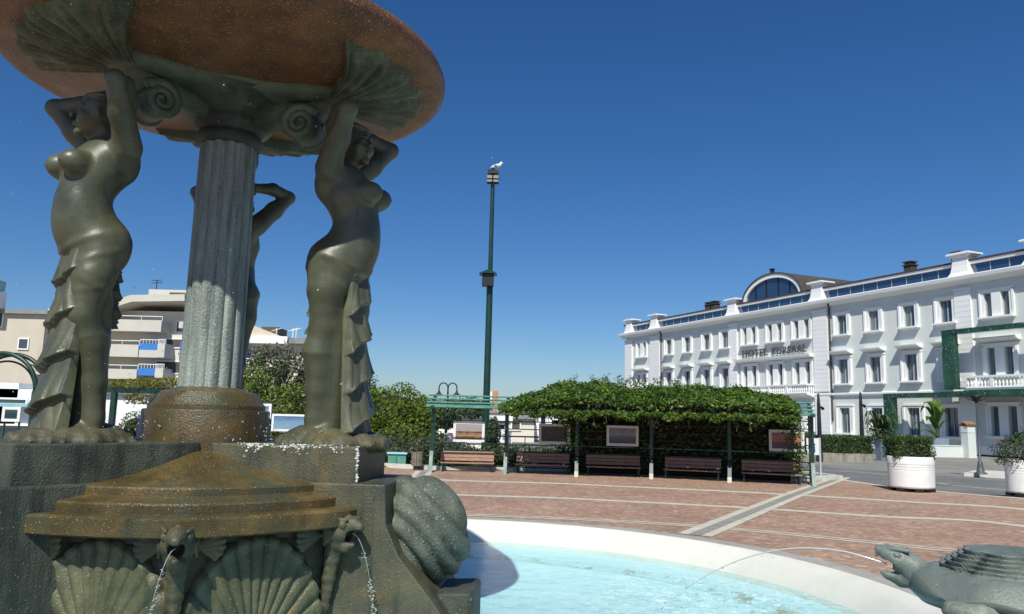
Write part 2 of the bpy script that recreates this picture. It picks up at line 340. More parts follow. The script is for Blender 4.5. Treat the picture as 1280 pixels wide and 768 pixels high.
# ================================================================== SETTING: ground, plaza, pool
def fitcircle(P):
    P = np.array([[p[0], p[1]] for p in P]); A = np.c_[2*P, np.ones(len(P))]; b = (P**2).sum(1)
    c = np.linalg.lstsq(A, b, rcond=None)[0]; return c[0], c[1], math.sqrt(c[2]+c[0]**2+c[1]**2)
PX, PY, PR = fitcircle([gz(*p) for p in [(573, 649), (640, 653.5), (720, 659), (820, 670), (900, 681), (1022, 705), (1090, 728), (1160, 755)]])
M, nt, p = newmat('asphalt'); tc = N(nt, 'ShaderNodeTexCoord'); n1 = N(nt, 'ShaderNodeTexNoise', Scale=.35, Detail=7); n2 = N(nt, 'ShaderNodeTexNoise', Scale=60, Detail=2)
nt.links.new(tc.outputs['Object'], n1.inputs[0]); nt.links.new(tc.outputs['Object'], n2.inputs[0])
c = mix(nt, ramp(nt, n2.outputs[0], [(.4, (0, 0, 0)), (.8, (1, 1, 1))]), ramp(nt, n1.outputs[0], [(.35, (.14, .136, .125)), (.65, (.25, .235, .21))]), (.33, .31, .28)); nt.links.new(c, p.inputs[0]); p.inputs['Roughness'].default_value = .9
MT['asphalt'] = M
MT['road'] = mat('worn road asphalt', (.12, .122, .118), (.20, .195, .185), .5, .85, .3, 80)
# terrazzo setts: small pinkish-brown stones laid in arcs, lighter joints, patches of wear
M, nt, p = newmat('porphyry setts'); tc = N(nt, 'ShaderNodeTexCoord'); o = tc.outputs['Object']
vo = N(nt, 'ShaderNodeTexVoronoi', Scale=11.0); nt.links.new(o, vo.inputs['Vector'])
ve = N(nt, 'ShaderNodeTexVoronoi', Scale=11.0, feature='DISTANCE_TO_EDGE'); nt.links.new(o, ve.inputs['Vector'])
sx = N(nt, 'ShaderNodeSeparateXYZ'); nt.links.new(vo.outputs['Color'], sx.inputs[0])
c = ramp(nt, sx.outputs[0], [(0, (.18, .10, .068)), (.25, (.30, .168, .11)), (.6, (.405, .24, .16)), (.92, (.50, .335, .235)), (1, (.62, .52, .42))])
nl = N(nt, 'ShaderNodeTexNoise', Scale=.5, Detail=6, Roughness=.7); nt.links.new(o, nl.inputs[0])
c = mix(nt, .45, c, ramp(nt, nl.outputs[0], [(.3, (.22, .13, .085)), (.5, (.37, .22, .147)), (.7, (.49, .335, .225))]))
c = mix(nt, ramp(nt, ve.outputs[0], [(.02, (.55,)*3), (.09, (0, 0, 0))]), c, (.27, .21, .17)); nt.links.new(c, p.inputs[0]); p.inputs['Roughness'].default_value = .8
b = N(nt, 'ShaderNodeBump', Strength=.5, Distance=.01); nt.links.new(ve.outputs[0], b.inputs['Height']); nt.links.new(b.outputs[0], p.inputs['Normal'])
MT['setts'] = M
MT['strip'] = mat('pale stone strip', (.45, .41, .33), (.63, .58, .48), 4, .8, .2, 40)
MT['stripdark'] = mat('grey channel stone', (.22, .21, .18), (.33, .31, .27), 4, .8)
MT['kerb'] = mat('white kerb stone', (.5, .49, .45), (.66, .65, .6), 3, .8)
MT['rimstone'] = mat('grey rim stone', (.3, .29, .26), (.42, .40, .36), 3, .8, .2, 50)
MT['poolwhite'] = mat('white painted pool wall', (.62, .60, .54), (.72, .69, .62), 1.5, .65, stain=((.62, .57, .45), 1.3, .62), streak=((.6, .58, .47), 1.5, .62, .45))
MT['poolblue'] = mat('pale turquoise pool paint', (.54, .75, .775), (.62, .80, .82), 1.2, .6, stain=((.62, .76, .76), 2.4, .55))
b_ = MB(); R = 3000; b_.add([(-R, -R, -.12), (R, -R, -.12), (R, R, -.12), (-R, R, -.12)], [(0, 1, 2, 3)])
# the ground has a hole for the sunken pool: ring of quads instead of one sheet
b_ = MB(); n = 96; ring = [(PR+.06, -.12), (40, -.12), (400, -.12), (3000, -.12)]; b_.lathe(ring, n, (PX, PY)); b_.build('ground', MT['asphalt'], kind='structure')
plaza = [(-60, -30), (-60, 27.6), (-9, 27.6), (-4.6, 26.9), (-2.6, 25.9), (1.0, 26.9), (6, 26.4), (9.2, 24.9), (11.1, 26.2), (11.55, 24.0), (12.35, 22.4), (13.2, 21.3), (13.9, 20.6), (16.5, 17), (19, 12), (21, 5), (21, -30)]
def inring(z, name, M, poly, side=True):
    P2 = [(PX+(PR+.30)*math.cos(2*PI*i/96), PY+(PR+.30)*math.sin(2*PI*i/96)) for i in range(96)]
    bm = bmesh.new(); A = [bm.verts.new((x, y, z)) for x, y in poly]; B = [bm.verts.new((x, y, z)) for x, y in P2]
    ea = [bm.edges.new((A[i], A[(i+1) % len(A)])) for i in range(len(A))]; eb = [bm.edges.new((B[i], B[(i+1) % 96])) for i in range(96)]
    bmesh.ops.triangle_fill(bm, edges=ea+eb, use_beauty=True)
    if side:
        for e in ea+[]:
            v = [bm.verts.new((q.co.x, q.co.y, -.12)) for q in e.verts]; bm.faces.new((e.verts[0], e.verts[1], v[1], v[0]))
    me = bpy.data.meshes.new(name); bm.to_mesh(me); bm.free(); return link(name, me, M, kind='structure')
inring(0, 'plaza', MT['setts'], plaza)
def strip(b, pts, wd, z, off=0.0):
    P = [Vector((q[0], q[1], 0)) for q in pts]; vs = []
    for i, q in enumerate(P):
        d = (P[min(i+1, len(P)-1)]-P[max(i-1, 0)]).normalized(); nn = Vector((-d.y, d.x, 0))
        vs += [(q+nn*(off-wd/2)).to_tuple()[:2]+(z,), (q+nn*(off+wd/2)).to_tuple()[:2]+(z,)]
    b.add(vs, [(2*i, 2*i+2, 2*i+3, 2*i+1) for i in range(len(P)-1)])
def spl(pts, k=6):                        # Catmull-Rom through unprojected points
    P = [Vector(p) for p in pts]; P = [2*P[0]-P[1]]+P+[2*P[-1]-P[-2]]; out = []
    for i in range(1, len(P)-2):
        for j in range(k):
            t = j/k; a, b, c, d = P[i-1:i+3]
            out.append(.5*((2*b)+(c-a)*t+(2*a-5*b+4*c-d)*t*t+(3*b-a-3*c+d)*t**3))
    out.append(P[-2]); return out
def gp(l): return [gz(*p) for p in l]
b_ = MB()
LA = spl([(-30, 12, 0), (-14, 20.5, 0), (-7, 22.1, 0)]+[tuple(v) for v in gp([(527, 599.5), (600, 602), (700, 604.8), (790, 609), (900, 614), (1010, 620), (1150, 628.5), (1280, 637)])]+[(13.5, 14, 0), (15, 8, 0)])
LB = spl([(-24, 9, 0), (-12, 16.3, 0), (-6, 18, 0)]+[tuple(v) for v in gp([(520, 617), (600, 620), (700, 623), (790, 627.5), (939, 635.5), (1100, 646), (1280, 658)])]+[(11.5, 8, 0)])
LC = spl([tuple(v) for v in gp([(580, 644.5), (720, 650), (867, 658.5), (981, 668.5), (1160, 686.7), (1280, 702)])]+[(8, 6, 0)])
strip(b_, LA, .40, .004); strip(b_, LB, .33, .004); strip(b_, LC, .11, .004); strip(b_, LC, .10, .004, .2)
b_.build('paving_strip', MT['strip'], kind='structure')
D1 = gp([(1052, 597.5), (1000, 616), (950, 636), (900, 656.5), (868, 669.5)]); D1[0] = gz(1053, 597); D2 = gp([(531, 589), (520, 601), (508, 616)])+[Vector((-2.2, 14.6, 0))]
bd = MB(); bl = MB()
for D in (D1, D2):
    D = spl([tuple(q) for q in D], 4); strip(bd, D, .2, .008); strip(bl, D, .17, .008, .19); strip(bl, D, .17, .008, -.19)
bd.build('drain_channel', MT['stripdark'], kind='structure'); bl.build('channel_border', MT['strip'], kind='structure')
b_ = MB(); strip(b_, [gz(x, y) for x, y in [(1050, 600), (1110, 608.5), (1175, 615), (1238, 620.5), (1280, 623.5)]]+[Vector((16.5, 17, 0))], .3, .006); b_.build('plaza_edge', MT['strip'], kind='structure')
# pool: grey rim ring, sloping white wall, submerged shelf, floor
n = 128; b_ = MB(); b_.lathe([(PR+.31, -.02), (PR+.31, .012), (PR+.02, .016), (PR, .0)], n, (PX, PY)); b_.build('pool_rim', MT['rimstone'], kind='structure', smooth=False)
b_ = MB(); b_.lathe([(PR+.005, .012), (PR-.03, .004), (PR-.16, -.10), (PR-.27, -.30), (PR-.30, -.37)], n, (PX, PY)); b_.build('pool_wall', MT['poolwhite'], kind='structure', smooth=True)
b_ = MB(); b_.lathe([(PR-.30, -.37), (PR-.55, -.44), (PR-.85, -.52), (PR-.95, -.62), (2.0, -.66), (.02, -.66)], n, (PX, PY)); b_.build('pool_floor', MT['poolblue'], kind='structure', smooth=True)
M, nt, p = newmat('pool water'); out = nt.nodes['Material Output']; nt.nodes.remove(p)
tr = N(nt, 'ShaderNodeBsdfTransparent'); tr.inputs[0].default_value = (.81, .955, .965, 1); gl = N(nt, 'ShaderNodeBsdfGlossy'); gl.inputs['Roughness'].default_value = .06
fr = N(nt, 'ShaderNodeFresnel', IOR=1.09); tc = N(nt, 'ShaderNodeTexCoord'); o = tc.outputs['Object']
n1 = N(nt, 'ShaderNodeTexNoise', Scale=4.5, Detail=6, Roughness=.7, Distortion=1.0); nt.links.new(o, n1.inputs[0])
bp = N(nt, 'ShaderNodeBump', Strength=.6, Distance=.06); nt.links.new(n1.outputs[0], bp.inputs['Height'])
nt.links.new(bp.outputs[0], gl.inputs['Normal']); nt.links.new(bp.outputs[0], fr.inputs['Normal'])
x1 = N(nt, 'ShaderNodeMixShader'); fm = N(nt, 'ShaderNodeMath', operation='MULTIPLY'); fm.inputs[1].default_value = .4; nt.links.new(fr.outputs[0], fm.inputs[0]); nt.links.new(fm.outputs[0], x1.inputs[0]); nt.links.new(tr.outputs[0], x1.inputs[1]); nt.links.new(gl.outputs[0], x1.inputs[2])
# churned, aerated water where the jets fall
ds = N(nt, 'ShaderNodeVectorMath', operation='DISTANCE'); ds.inputs[1].default_value = (2.35, 9.3, -.3); mp = N(nt, 'ShaderNodeMapping'); nt.links.new(o, mp.inputs[0]); nt.links.new(mp.outputs[0], ds.inputs[0])
mk = ramp(nt, N(nt, 'ShaderNodeMapRange').outputs[0], [(0, (1, 1, 1)), (1, (0, 0, 0))]); mr = [q for q in nt.nodes if q.type == 'MAP_RANGE'][0]
nt.links.new(ds.outputs['Value'], mr.inputs[0]); mr.inputs[1].default_value = .7; mr.inputs[2].default_value = 2.4
n2 = N(nt, 'ShaderNodeTexNoise', Scale=9, Detail=7, Roughness=.8, Distortion=1.2); nt.links.new(o, n2.inputs[0])
fo = N(nt, 'ShaderNodeMath', operation='MULTIPLY'); nt.links.new(mk, fo.inputs[0]); nt.links.new(ramp(nt, n2.outputs[0], [(.50, (0, 0, 0)), (.66, (.85,)*3)]), fo.inputs[1])
df = N(nt, 'ShaderNodeBsdfDiffuse'); df.inputs[0].default_value = (.82, .9, .9, 1); x2 = N(nt, 'ShaderNodeMixShader')
nt.links.new(fo.outputs[0], x2.inputs[0]); nt.links.new(x1.outputs[0], x2.inputs[1]); nt.links.new(df.outputs[0], x2.inputs[2]); nt.links.new(x2.outputs[0], out.inputs[0])
MT['water'] = M
b_ = MB(); b_.lathe([(PR-.60, -.448), (PR-.78, -.497)], 160, (PX, PY))
M, nt, p = newmat('algae waterline'); tc = N(nt, 'ShaderNodeTexCoord'); n1 = N(nt, 'ShaderNodeTexNoise', Scale=2.4, Detail=9, Roughness=.75); nt.links.new(tc.outputs['Object'], n1.inputs[0])
nt.links.new(ramp(nt, n1.outputs[0], [(.5, (.5, .74, .76)), (.58, (.34, .36, .24)), (.7, (.2, .19, .11))]), p.inputs[0]); p.inputs['Roughness'].default_value = .8; b_.build('pool_algae', M, kind='structure')
b_ = MB(); b_.lathe([(PR-.255, -.30), (2, -.30), (.01, -.30)], n, (PX, PY)); b_.build('pool_water', MT['water'], kind='structure')
# road between plaza and hotel
b_ = MB(); strip(b_, [(18.5, -20, 0), (23.5, 12, 0), (19.5, 21, 0), (16.7, 25, 0), (12.5, 33.5, 0), (6, 46, 0), (-2, 60, 0)], 7.0, -.112); b_.build('road', MT['road'], kind='structure')
b_ = MB()
for l in ([(1030, 589), (1070, 590.5), (1110, 594)], [(1172, 604.5), (1186, 606.5)], [(1190, 607.5), (1280, 615)]): strip(b_, [gz(x, y, -.12) for x, y in l], .14, -.104)
b_.build('road_marking', MT['kerb'], kind='structure')
b_ = MB(); q = [gz(x, y, -.12) for x, y in [(1205, 595.5), (1240, 597.5), (1300, 601)]]; strip(b_, q, .25, .0)
b_ = MB(); k = [(q[0].x, q[0].y), (q[1].x, q[1].y), (q[2].x, q[2].y), (q[2].x+2, q[2].y+3), (q[1].x+1.2, q[1].y+3)]; b_.prism(k, -.12, .02, lambda u, v, w: (u, v, w)); b_.build('traffic_island', MT['kerb'], kind='structure')
b_ = MB()
for (x0, y0, z0), (x1, y1, z1) in (((-9, 27.6, 0), (-4.6, 26.9, 0)), ((-4.6, 26.9, 0), (-2.6, 25.9, 0)), ((-2.6, 25.9, 0), (1, 26.85, 0)), ((1, 26.85, 0), (6, 26.35, 0)), ((6, 26.35, 0), (9.2, 24.9, 0)), ((9.2, 24.9, 0), (11.1, 26.2, 0)), ((11.1, 26.2, 0), (10.6, 28.2, 0))):
    d = Vector((x1-x0, y1-y0, 0)).normalized(); nn = Vector((-d.y, d.x, 0))*.12
    b_.prism([(x0-nn.x, y0-nn.y), (x1-nn.x, y1-nn.y), (x1+nn.x, y1+nn.y), (x0+nn.x, y0+nn.y)], -.1, .13, lambda u, v, w: (u, v, w))
b_.build('kerb', MT['kerb'], kind='structure')
b_ = MB(); b_.prism([(9.3, 25.1), (11.0, 26.25), (10.4, 28.6), (6, 29.5), (5.9, 26.6)], -.11, .05, lambda u, v, w: (u, v, w)); b_.prism([(-9, 27.8), (-2.5, 26.1), (1, 27.05), (5.9, 26.6), (6, 29.5), (0, 31), (-9, 31)], -.11, .05, lambda u, v, w: (u, v, w))
M_ = mat('short dry grass', (.05, .075, .02), (.12, .13, .05), 3, .9, .8, 60); b_.build('grass_bed', M_, kind='structure')

# ================================================================== FOUNTAIN
CX, CY = -2.84, 7.30
FT = thing('fountain', 'stone fountain with round rusty bowl on a fluted column and ribbed shells below', 'fountain', (CX, CY, 0))
VA = math.radians(-73)                     # octagon vertex angle
ARM = [math.radians(-131), math.radians(-4), math.radians(104)]
# bowl
rr = lambda r: 4.79+.16*(r/1.85)**1.7
prof = [(.02, 4.79)]+[(r, rr(r)) for r in (.4, .8, 1.2, 1.5, 1.75, 1.88)]+[(1.98, 4.965), (2.05, 4.99), (2.10, 5.04), (2.105, 5.10), (2.08, 5.16), (2.02, 5.20), (1.93, 5.21), (1.85, 5.17), (1.5, 5.08), (.8, 5.0), (.02, 4.98)]
b_ = MB(); b_.lathe(prof, 96); b_.build('bowl', MT['bowl'], FT, True)
# star-shaped bracket plate with rolled edge
def star(a):
    d = min(abs((a-q+PI) % (2*PI)-PI) for q in ARM); return .62+.62*math.exp(-(d/.42)**2)
b_ = MB(); b_.lathe([(.02, 4.70), (.75, 4.74), (.92, 4.76), (1.0, 4.79), (1.03, 4.84), (1.0, 4.88), (.9, 4.9)], 144, rfn=lambda a, z: star(a)); b_.build('bracket_plate', MT['verdigris'], FT, True)
for A in ARM:                              # fan shells under the bowl
    V = []; nu, nv = 90, 16
    for j in range(nv+1):
        s = j/nv
        for i in range(nu+1):
            th = -1+2*i/nu; r0_ = .80+1.08*s*(1-.16*abs(th)**2.5+.03*math.sin(th*17)); ht = .62*th*s
            rib = abs(math.sin(th*PI*6.5))**.5; h = .02+.05*(1-s)+.05*rib*s**.7+.02*math.sin(PI*s)+.015*math.sin(th*23+s*9)*s
            if i in (0, nu) or j == nv: h = -.03
            x, y = r0_*math.cos(ht), r0_*math.sin(ht)*1.05; zz = rr(min(math.hypot(x, y), 1.88))-h
            ca, sa = math.cos(A), math.sin(A); V.append((x*ca-y*sa, x*sa+y*ca, zz))
    Q = [(j*(nu+1)+i, j*(nu+1)+i+1, (j+1)*(nu+1)+i+1, (j+1)*(nu+1)+i) for j in range(nv) for i in range(nu)]
    MB().add(V, Q).build('fan_shell', MT['mossbronze'], FT, True)
    # scroll bracket between column and figure
    b_ = MB(); ca, sa = math.cos(A), math.sin(A)
    def P3(r, t, z): return (r*ca-t*sa, r*sa+t*ca, z)
    for t in (-.17, .17):
        sp = []
        for i in range(44):
            u = i/43; a = u*4.4*PI+.6; q = .165*(1-u*.86); sp.append(P3(.76+q*math.cos(a), t, 4.52+q*math.sin(a)))
        b_.tube(sp, [.05*(1-.45*i/43) for i in range(44)], 8)
    b_.prism([(.76+.145*math.cos(2*PI*i/20), 4.52+.145*math.sin(2*PI*i/20)) for i in range(20)], -.16, .16, lambda u, v, w_: P3(u, w_, v))
    b_.prism([(.25, 4.5), (.25, 4.78), (1.1, 4.82), (.9, 4.62), (.6, 4.6)], -.13, .13, lambda u, v, w_: P3(u, w_, v))
    b_.build('scroll_bracket', MT['verdigris'], FT, True)
# column
b_ = MB(); b_.lathe([(.285, 1.93), (.275, 2.0), (.27, 3.0), (.262, 4.2), (.258, 4.33)], 224, rfn=lambda a, z: .87+.15*abs(math.sin(a*7))**.42, ph=.1); b_.build('column', MT['column'], FT, True)
b_ = MB(); b_.lathe([(.25, 4.31), (.31, 4.33), (.32, 4.40), (.30, 4.43), (.29, 4.44), (.30, 4.46), (.33, 4.5), (.33, 4.56), (.31, 4.6), (.34, 4.64), (.5, 4.72), (.62, 4.78)], 64); b_.build('capital', MT['darkstone'], FT, True)
b_ = MB(); b_.lathe([(.27, 1.97), (.31, 1.95), (.43, 1.92), (.47, 1.87), (.50, 1.82), (.52, 1.80), (.52, 1.76), (.56, 1.755), (.565, 1.74), (.565, 1.36)], 64); b_.build('column_base', MT['rust'], FT, True).modifiers.new('s', 'EDGE_SPLIT')
oc = math.cos(PI/8)
def octo(name, prof, M):
    b = MB(); n = 96; of = lambda a, z: 1+{'base': 1.0, 'cap_slab': .55}.get(name, .25)*(oc/math.cos(((a-VA) % (PI/4))-PI/8)-1)
    b.lathe(prof, n, ph=VA, rfn=of); o = b.build(name, M, FT, True); md = o.modifiers.new('edges', 'EDGE_SPLIT'); md.split_angle = math.radians(25); return o
octo('stepped_roof', [(.5, 1.42), (.60, 1.40), (.66, 1.375), (.74, 1.33), (.84, 1.285), (.96, 1.245), (1.1, 1.205), (1.24, 1.18), (1.37, 1.165), (1.385, 1.15), (1.385, 1.10), (1.42, 1.09), (1.55, 1.065), (1.565, 1.05), (1.565, .985)], MT['rust'])
octo('cap_slab', [(.5, .99), (1.73, .985), (1.76, .965), (1.76, .85), (1.73, .835), (1.4, .83)], MT['rust'])
octo('base', [(1.53, .832), (1.53, .76), (1.50, .745), (1.50, .05), (1.6, -.02), (1.62, -.7)], MT['stone'])
# ribbed shells on three faces
for kf in (-1, 0, 1):
    A = VA+PI/8+kf*PI/4; ap = 1.50*oc; V = []; nu, nv = 132, 20; ca, sa = math.cos(A), math.sin(A)
    for j in range(nv+1):
        s = j/nv
        for i in range(nu+1):
            th = math.radians(14+152*i/nu); k_ = (i/nu)*13; rib = abs(math.sin(k_*PI)); rho = .92*s*(1+.022*rib*(s > .8))
            u, v = rho*math.cos(th)*.66, -.11+rho*math.sin(th)*1.0
            h = .02+.045*s*rib**.5+.05*math.sin(PI*min(1, s*1.1))*(1-.3*s)+.03*s**4
            if s > .93: h += .015
            if j == nv or i in (0, nu): h = -.02
            V.append(((ap+h)*ca-(-u)*sa*-1*-1, (ap+h)*sa+(-u)*ca*-1*-1, v))
    Q = [(j*(nu+1)+i, j*(nu+1)+i+1, (j+1)*(nu+1)+i+1, (j+1)*(nu+1)+i) for j in range(nv) for i in range(nu)]
    MB().add(V, Q).build('shell_relief', MT['shellgreen'], FT, True)
# fish spouts on the corners (local X outwards)
sd = SDF((1.30, -.42, -.12), (2.02, .42, 1.06), .012)
sd.chain([(1.50, 0, -.05), (1.55, 0, .2), (1.58, 0, .42), (1.60, 0, .58), (1.63, 0, .72)], [.025, .036, .05, .062, .09], .03)
sd.ell((1.66, 0, .80), (.15, .125, .115), .05)
sd.chain([(1.70, 0, .86), (1.80, 0, .86), (1.87, 0, .845)], [.085, .06, .04], .03)       # upper jaw
sd.chain([(1.66, -.03, .70), (1.74, -.02, .68), (1.80, 0, .70)], [.06, .04, .022], .02); sd.chain([(1.66, .03, .70), (1.74, .02, .68), (1.80, 0, .70)], [.06, .04, .022], .02)
for q in range(4): sd.cap((1.56+.05*q, 0, .90+.012*q), (1.60+.05*q, 0, .99-.03*abs(q-1.5)), .03, .012, .02)   # crest
for s_ in (-1, 1):
    sd.ell((1.76, s_*.085, .865), (.034, .026, .034), .006); sd.cap((1.70, s_*.10, .91), (1.80, s_*.075, .905), .016, .012, .015)
    for q in range(6):
        a = (-1.0+.4*q); sd.cap((1.56, s_*.11, .77), (1.50, s_*(.13+.17*math.cos(a*.8)), .77+.12*math.sin(a)), .016, .026, .006)
        if q < 4: sd.cap((1.62+.02*q, s_*.125, .70+.02*q), (1.61+.02*q, s_*.135, .86-.01*q), .012, .012, .008)
    sd.cap((1.52, s_*.02, .12), (1.5, s_*.16, -.04), .04, .03, .02)
sd.ell((1.80, 0, .775), (.13, .06, .06), sub=True)
X_, Y_, Z_ = sd.X, sd.Y, sd.Z
sd.D = sd.D-.008*np.abs(np.sin(Z_*42))*np.clip((.72-Z_)*8, 0, 1)*np.abs(np.cos(np.arctan2(Y_, X_-1.5)*5))
fmesh = sd.mesh('fish_spout')
for kf in (-1, 0, 1):
    o = link('fish_spout', fmesh, MT['rust'] if kf == 0 else MT['stone'], FT, True, fixn=False); o.rotation_euler = (0, 0, VA+kf*PI/4)
    if not fmesh.materials: pass
def armprism(name, poly, w_, A, M, bev=.015):
    b = MB(); ca, sa = math.cos(A), math.sin(A)
    b.prism(poly, -w_, w_, lambda u, v, t: (u*ca-t*sa, u*sa+t*ca, v)); return b.build(name, M, FT, bevel=bev)
for i, A in enumerate(ARM):
    L = (1.72, 1.6, 1.5)[i]
    armprism('pedestal_block', [(.3, .7), (L, .7), (L, 1.17), (L, 1.475), (.3, 1.475)], .5, A, MT['stone'] if i == 1 else MT['darkstone'])
    armprism('plinth', [(.3, 1.172), (L+.26, 1.172), (L+.28, .85), (L+.40, .6), (L+.72, .22), (L+.95, -.1), (L+1.0, -.7), (.3, -.7)], .585, A, MT['stone'] if i == 1 else MT['darkstone'])
    armprism('shell_pedestal', [(L+.55, .25), (L+.98, .27), (L+1.0, .24), (L+1.0, -.7), (L+.55, -.7)], .33, A, MT['darkstone'])
    # big scallop at the end of the arm: nested ribs about its lower inner corner
    V, Fc = _ball((0, 0, 0), 1, 60, (1, 1, 1)); W = []
    for x, y, z in V:
        u, v = x*.43, z*.50; q = math.hypot((u+.36)/.90, (v+.40)/1.0); rib = abs(math.sin(q*PI*6.2))**.6
        pin = 1-.30*max(0, -z-.1)*(.5+.5*x); t = y*.40*(1+.0*rib); g = 1+.17*(rib-.6)
        cut = 0 if x > -.55 else (-.55-x)*.34
        W.append((u*g+cut-.05*z, t*g*pin, v*g*pin))
    ca, sa = math.cos(A), math.sin(A); oz = .70; orr = L+.47
    W = [((orr+x)*ca-y*sa, (orr+x)*sa+y*ca, oz+z) for x, y, z in W]
    MB().add(W, Fc).build('side_shell', MT['shellstone'], FT, True)
# lime crust on the front right block
b_ = MB()
ca, sa = math.cos(ARM[1]), math.sin(ARM[1])
cl = [random.uniform(.6, 1.55) for _ in range(16)]; cz = [random.uniform(.75, 1.45) for _ in range(10)]
for i in range(420):
    if i < 170: r_, z_, t_ = random.choice(cl)+random.gauss(0, .05), 1.470-abs(random.gauss(0, .012))*random.choice((1, 1, 3)), -.5005
    elif i < 320: r_, z_, t_ = 1.597-abs(random.gauss(0, .010)), random.choice(cz)+random.gauss(0, .05), -.5005
    else: r_, z_, t_ = random.choice(cl)+random.gauss(0, .07), 1.4755, -.49+abs(random.gauss(0, .05))
    if r_ > 1.6: continue
    u_ = random.uniform(.002, .0065); b_.ball((r_*ca-t_*sa, r_*sa+t_*ca, min(z_, 1.476)), u_, 3, (random.uniform(.8, 2.5), .6, random.uniform(.3, 1.8)))
b_.build('lime_deposit', MT['lime'], FT, kind='stuff')

# ------------------------------------------------------------------ statues (X = facing, Y = her left), feet at z = 0
sd = SDF((-.62, -.86, -.05), (.86, .86, 3.36), .0125)
# legs: right leg carries the weight, left knee forward
sd.chain([(-.02, -.14, 1.72), (-.03, -.15, 1.45), (-.055, -.14, 1.10), (-.10, -.13, .86), (-.09, -.12, .5), (-.10, -.12, .22), (-.09, -.12, .08)], [.20, .178, .122, .130, .1, .078, .085], .05)
sd.chain([(.03, .15, 1.72), (.10, .17, 1.42), (.15, .17, 1.08), (.05, .16, .84), (.0, .16, .5), (-.03, .16, .2), (-.03, .16, .08)], [.19, .168, .118, .122, .095, .075, .08], .05)
for s_, fx in ((-1, -.10), (1, -.02)):
    sd.chain([(fx, s_*.13, .09), (fx+.13, s_*.15, .075), (fx+.24, s_*.165, .05)], [.085, .07, .045], .03)
    for q in range(5): sd.cap((fx+.23, s_*(.115+.025*q), .05), (fx+.30-.012*q, s_*(.12+.027*q), .035), .022, .018, .008)
# pelvis, belly, waist, chest
sd.ell((.06, 0, 1.76), (.245, .28, .34), .10); sd.ell((-.085, -.125, 1.70), (.15, .165, .21), .08); sd.ell((-.06, .125, 1.71), (.15, .165, .21), .08)
sd.ell((.19, 0, 1.92), (.215, .225, .27), .11); sd.ell((.18, 0, 2.13), (.21, .215, .26), .10)
sd.ell((.10, 0, 2.38), (.25, .285, .27), .09, ry=-.25); sd.ell((.0, 0, 2.58), (.2, .29, .16), .08)
for s_ in (-1, 1):
    sd.ell((.315, s_*.125, 2.40), (.15, .118, .118), .03, ry=-.12); sd.ell((.45, s_*.135, 2.395), (.016, .014, .014), .02)
    sd.ell((-.1, s_*.14, 2.5), (.12, .13, .19), .06)
    # arm: shoulder - elbow - hand behind the head
    sd.chain([(-.04, s_*.27, 2.62), (.12, s_*.43, 2.86), (.27, s_*.575, 3.08)], [.125, .102, .08], .06)
    sd.chain([(.27, s_*.575, 3.08), (.10, s_*.40, 3.13), (-.06, s_*.21, 3.09)], [.08, .08, .055], .03)
    sd.chain([(-.06, s_*.21, 3.09), (-.11, s_*.12, 3.06)], [.06, .05], .02)
    for q in range(4): sd.chain([(-.10, s_*.13, 3.10-.035*q), (-.135, s_*.06, 3.095-.037*q), (-.13, s_*.0, 3.08-.037*q)], [.024, .021, .017], .006)
    sd.chain([(-.08, s_*.17, 3.0), (-.04, s_*.17, 2.95), (.0, s_*.175, 2.93)], [.026, .022, .018], .008)
    for q in range(2): pass
# neck and head, chin lowered and turned a little to her right
sd.chain([(-.02, 0, 2.62), (.06, 0, 2.8)], [.125, .105], .06)
hx, hy, hz = .11, -.015, 2.95
sd.ell((hx-.03, hy, hz+.03), (.185, .155, .185), .03); sd.ell((hx+.06, hy-.02, hz-.09), (.12, .105, .15), .05)
sd.ell((hx-.11, hy, hz+.0), (.15, .15, .15), .04)
fx, fy = math.cos(-.35), math.sin(-.35)
def hp(a, s_, z): return (hx+.02+a*fx-s_*fy, hy-.01+a*fy+s_*fx, hz+z)
sd.chain([hp(.150, 0, .03), hp(.195, 0, -.05)], [.013, .024], .012); sd.ell(hp(.13, 0, -.205), (.04, .04, .036), .03); sd.ell(hp(.166, 0, -.118), (.02, .034, .010), .006); sd.ell(hp(.162, 0, -.140), (.019, .03, .011), .006)
for s_ in (-1, 1):
    sd.ell(hp(.165, s_*.06, -.005), (.03, .032, .022), sub=True); sd.ell(hp(.138, s_*.056, -.006), (.022, .024, .016), .004)
    sd.cap(hp(.158, s_*.022, .032), hp(.125, s_*.095, .024), .014, .010, .010); sd.ell(hp(.10, s_*.08, -.075), (.05, .04, .045), .04); sd.ell(hp(.19, s_*.018, -.058), (.014, .014, .012), .006)
    sd.ell(hp(-.01, s_*.152, -.03), (.028, .018, .045), .006)
for q in range(11):                      # waved hair swept back over the crown
    a = -1.35+2.7*q/10; c0 = (hx-.02, hy, hz+.03)
    sd.chain([(c0[0]+.12*math.cos(a*.9)+.02, c0[1]+.155*math.sin(a), c0[2]+.10), (c0[0]-.03, c0[1]+.13*math.sin(a), c0[2]+.175), (c0[0]-.17, c0[1]+.10*math.sin(a), c0[2]+.06), (c0[0]-.19, c0[1]+.06*math.sin(a), c0[2]-.07)], [.024, .027, .028, .03], .008)
sd.ell((hx-.19, hy, hz-.02), (.085, .09, .09), .02)
# navel, ribs, spine, pit of the collarbones
sd.ell((.455, 0, 1.985), (.035, .014, .02), sub=True)
for s_ in (-1, 1):
    sd.chain([(.06, s_*.03, 2.70), (.05, s_*.14, 2.715), (-.01, s_*.25, 2.70)], [.014, .016, .014], .02)
    for q in range(0): sd.chain([(.34-.02*q, s_*.10, 2.245-.055*q), (.27, s_*.205, 2.23-.055*q), (.12, s_*.255, 2.26-.05*q)], [.001, .001, .001], .01)
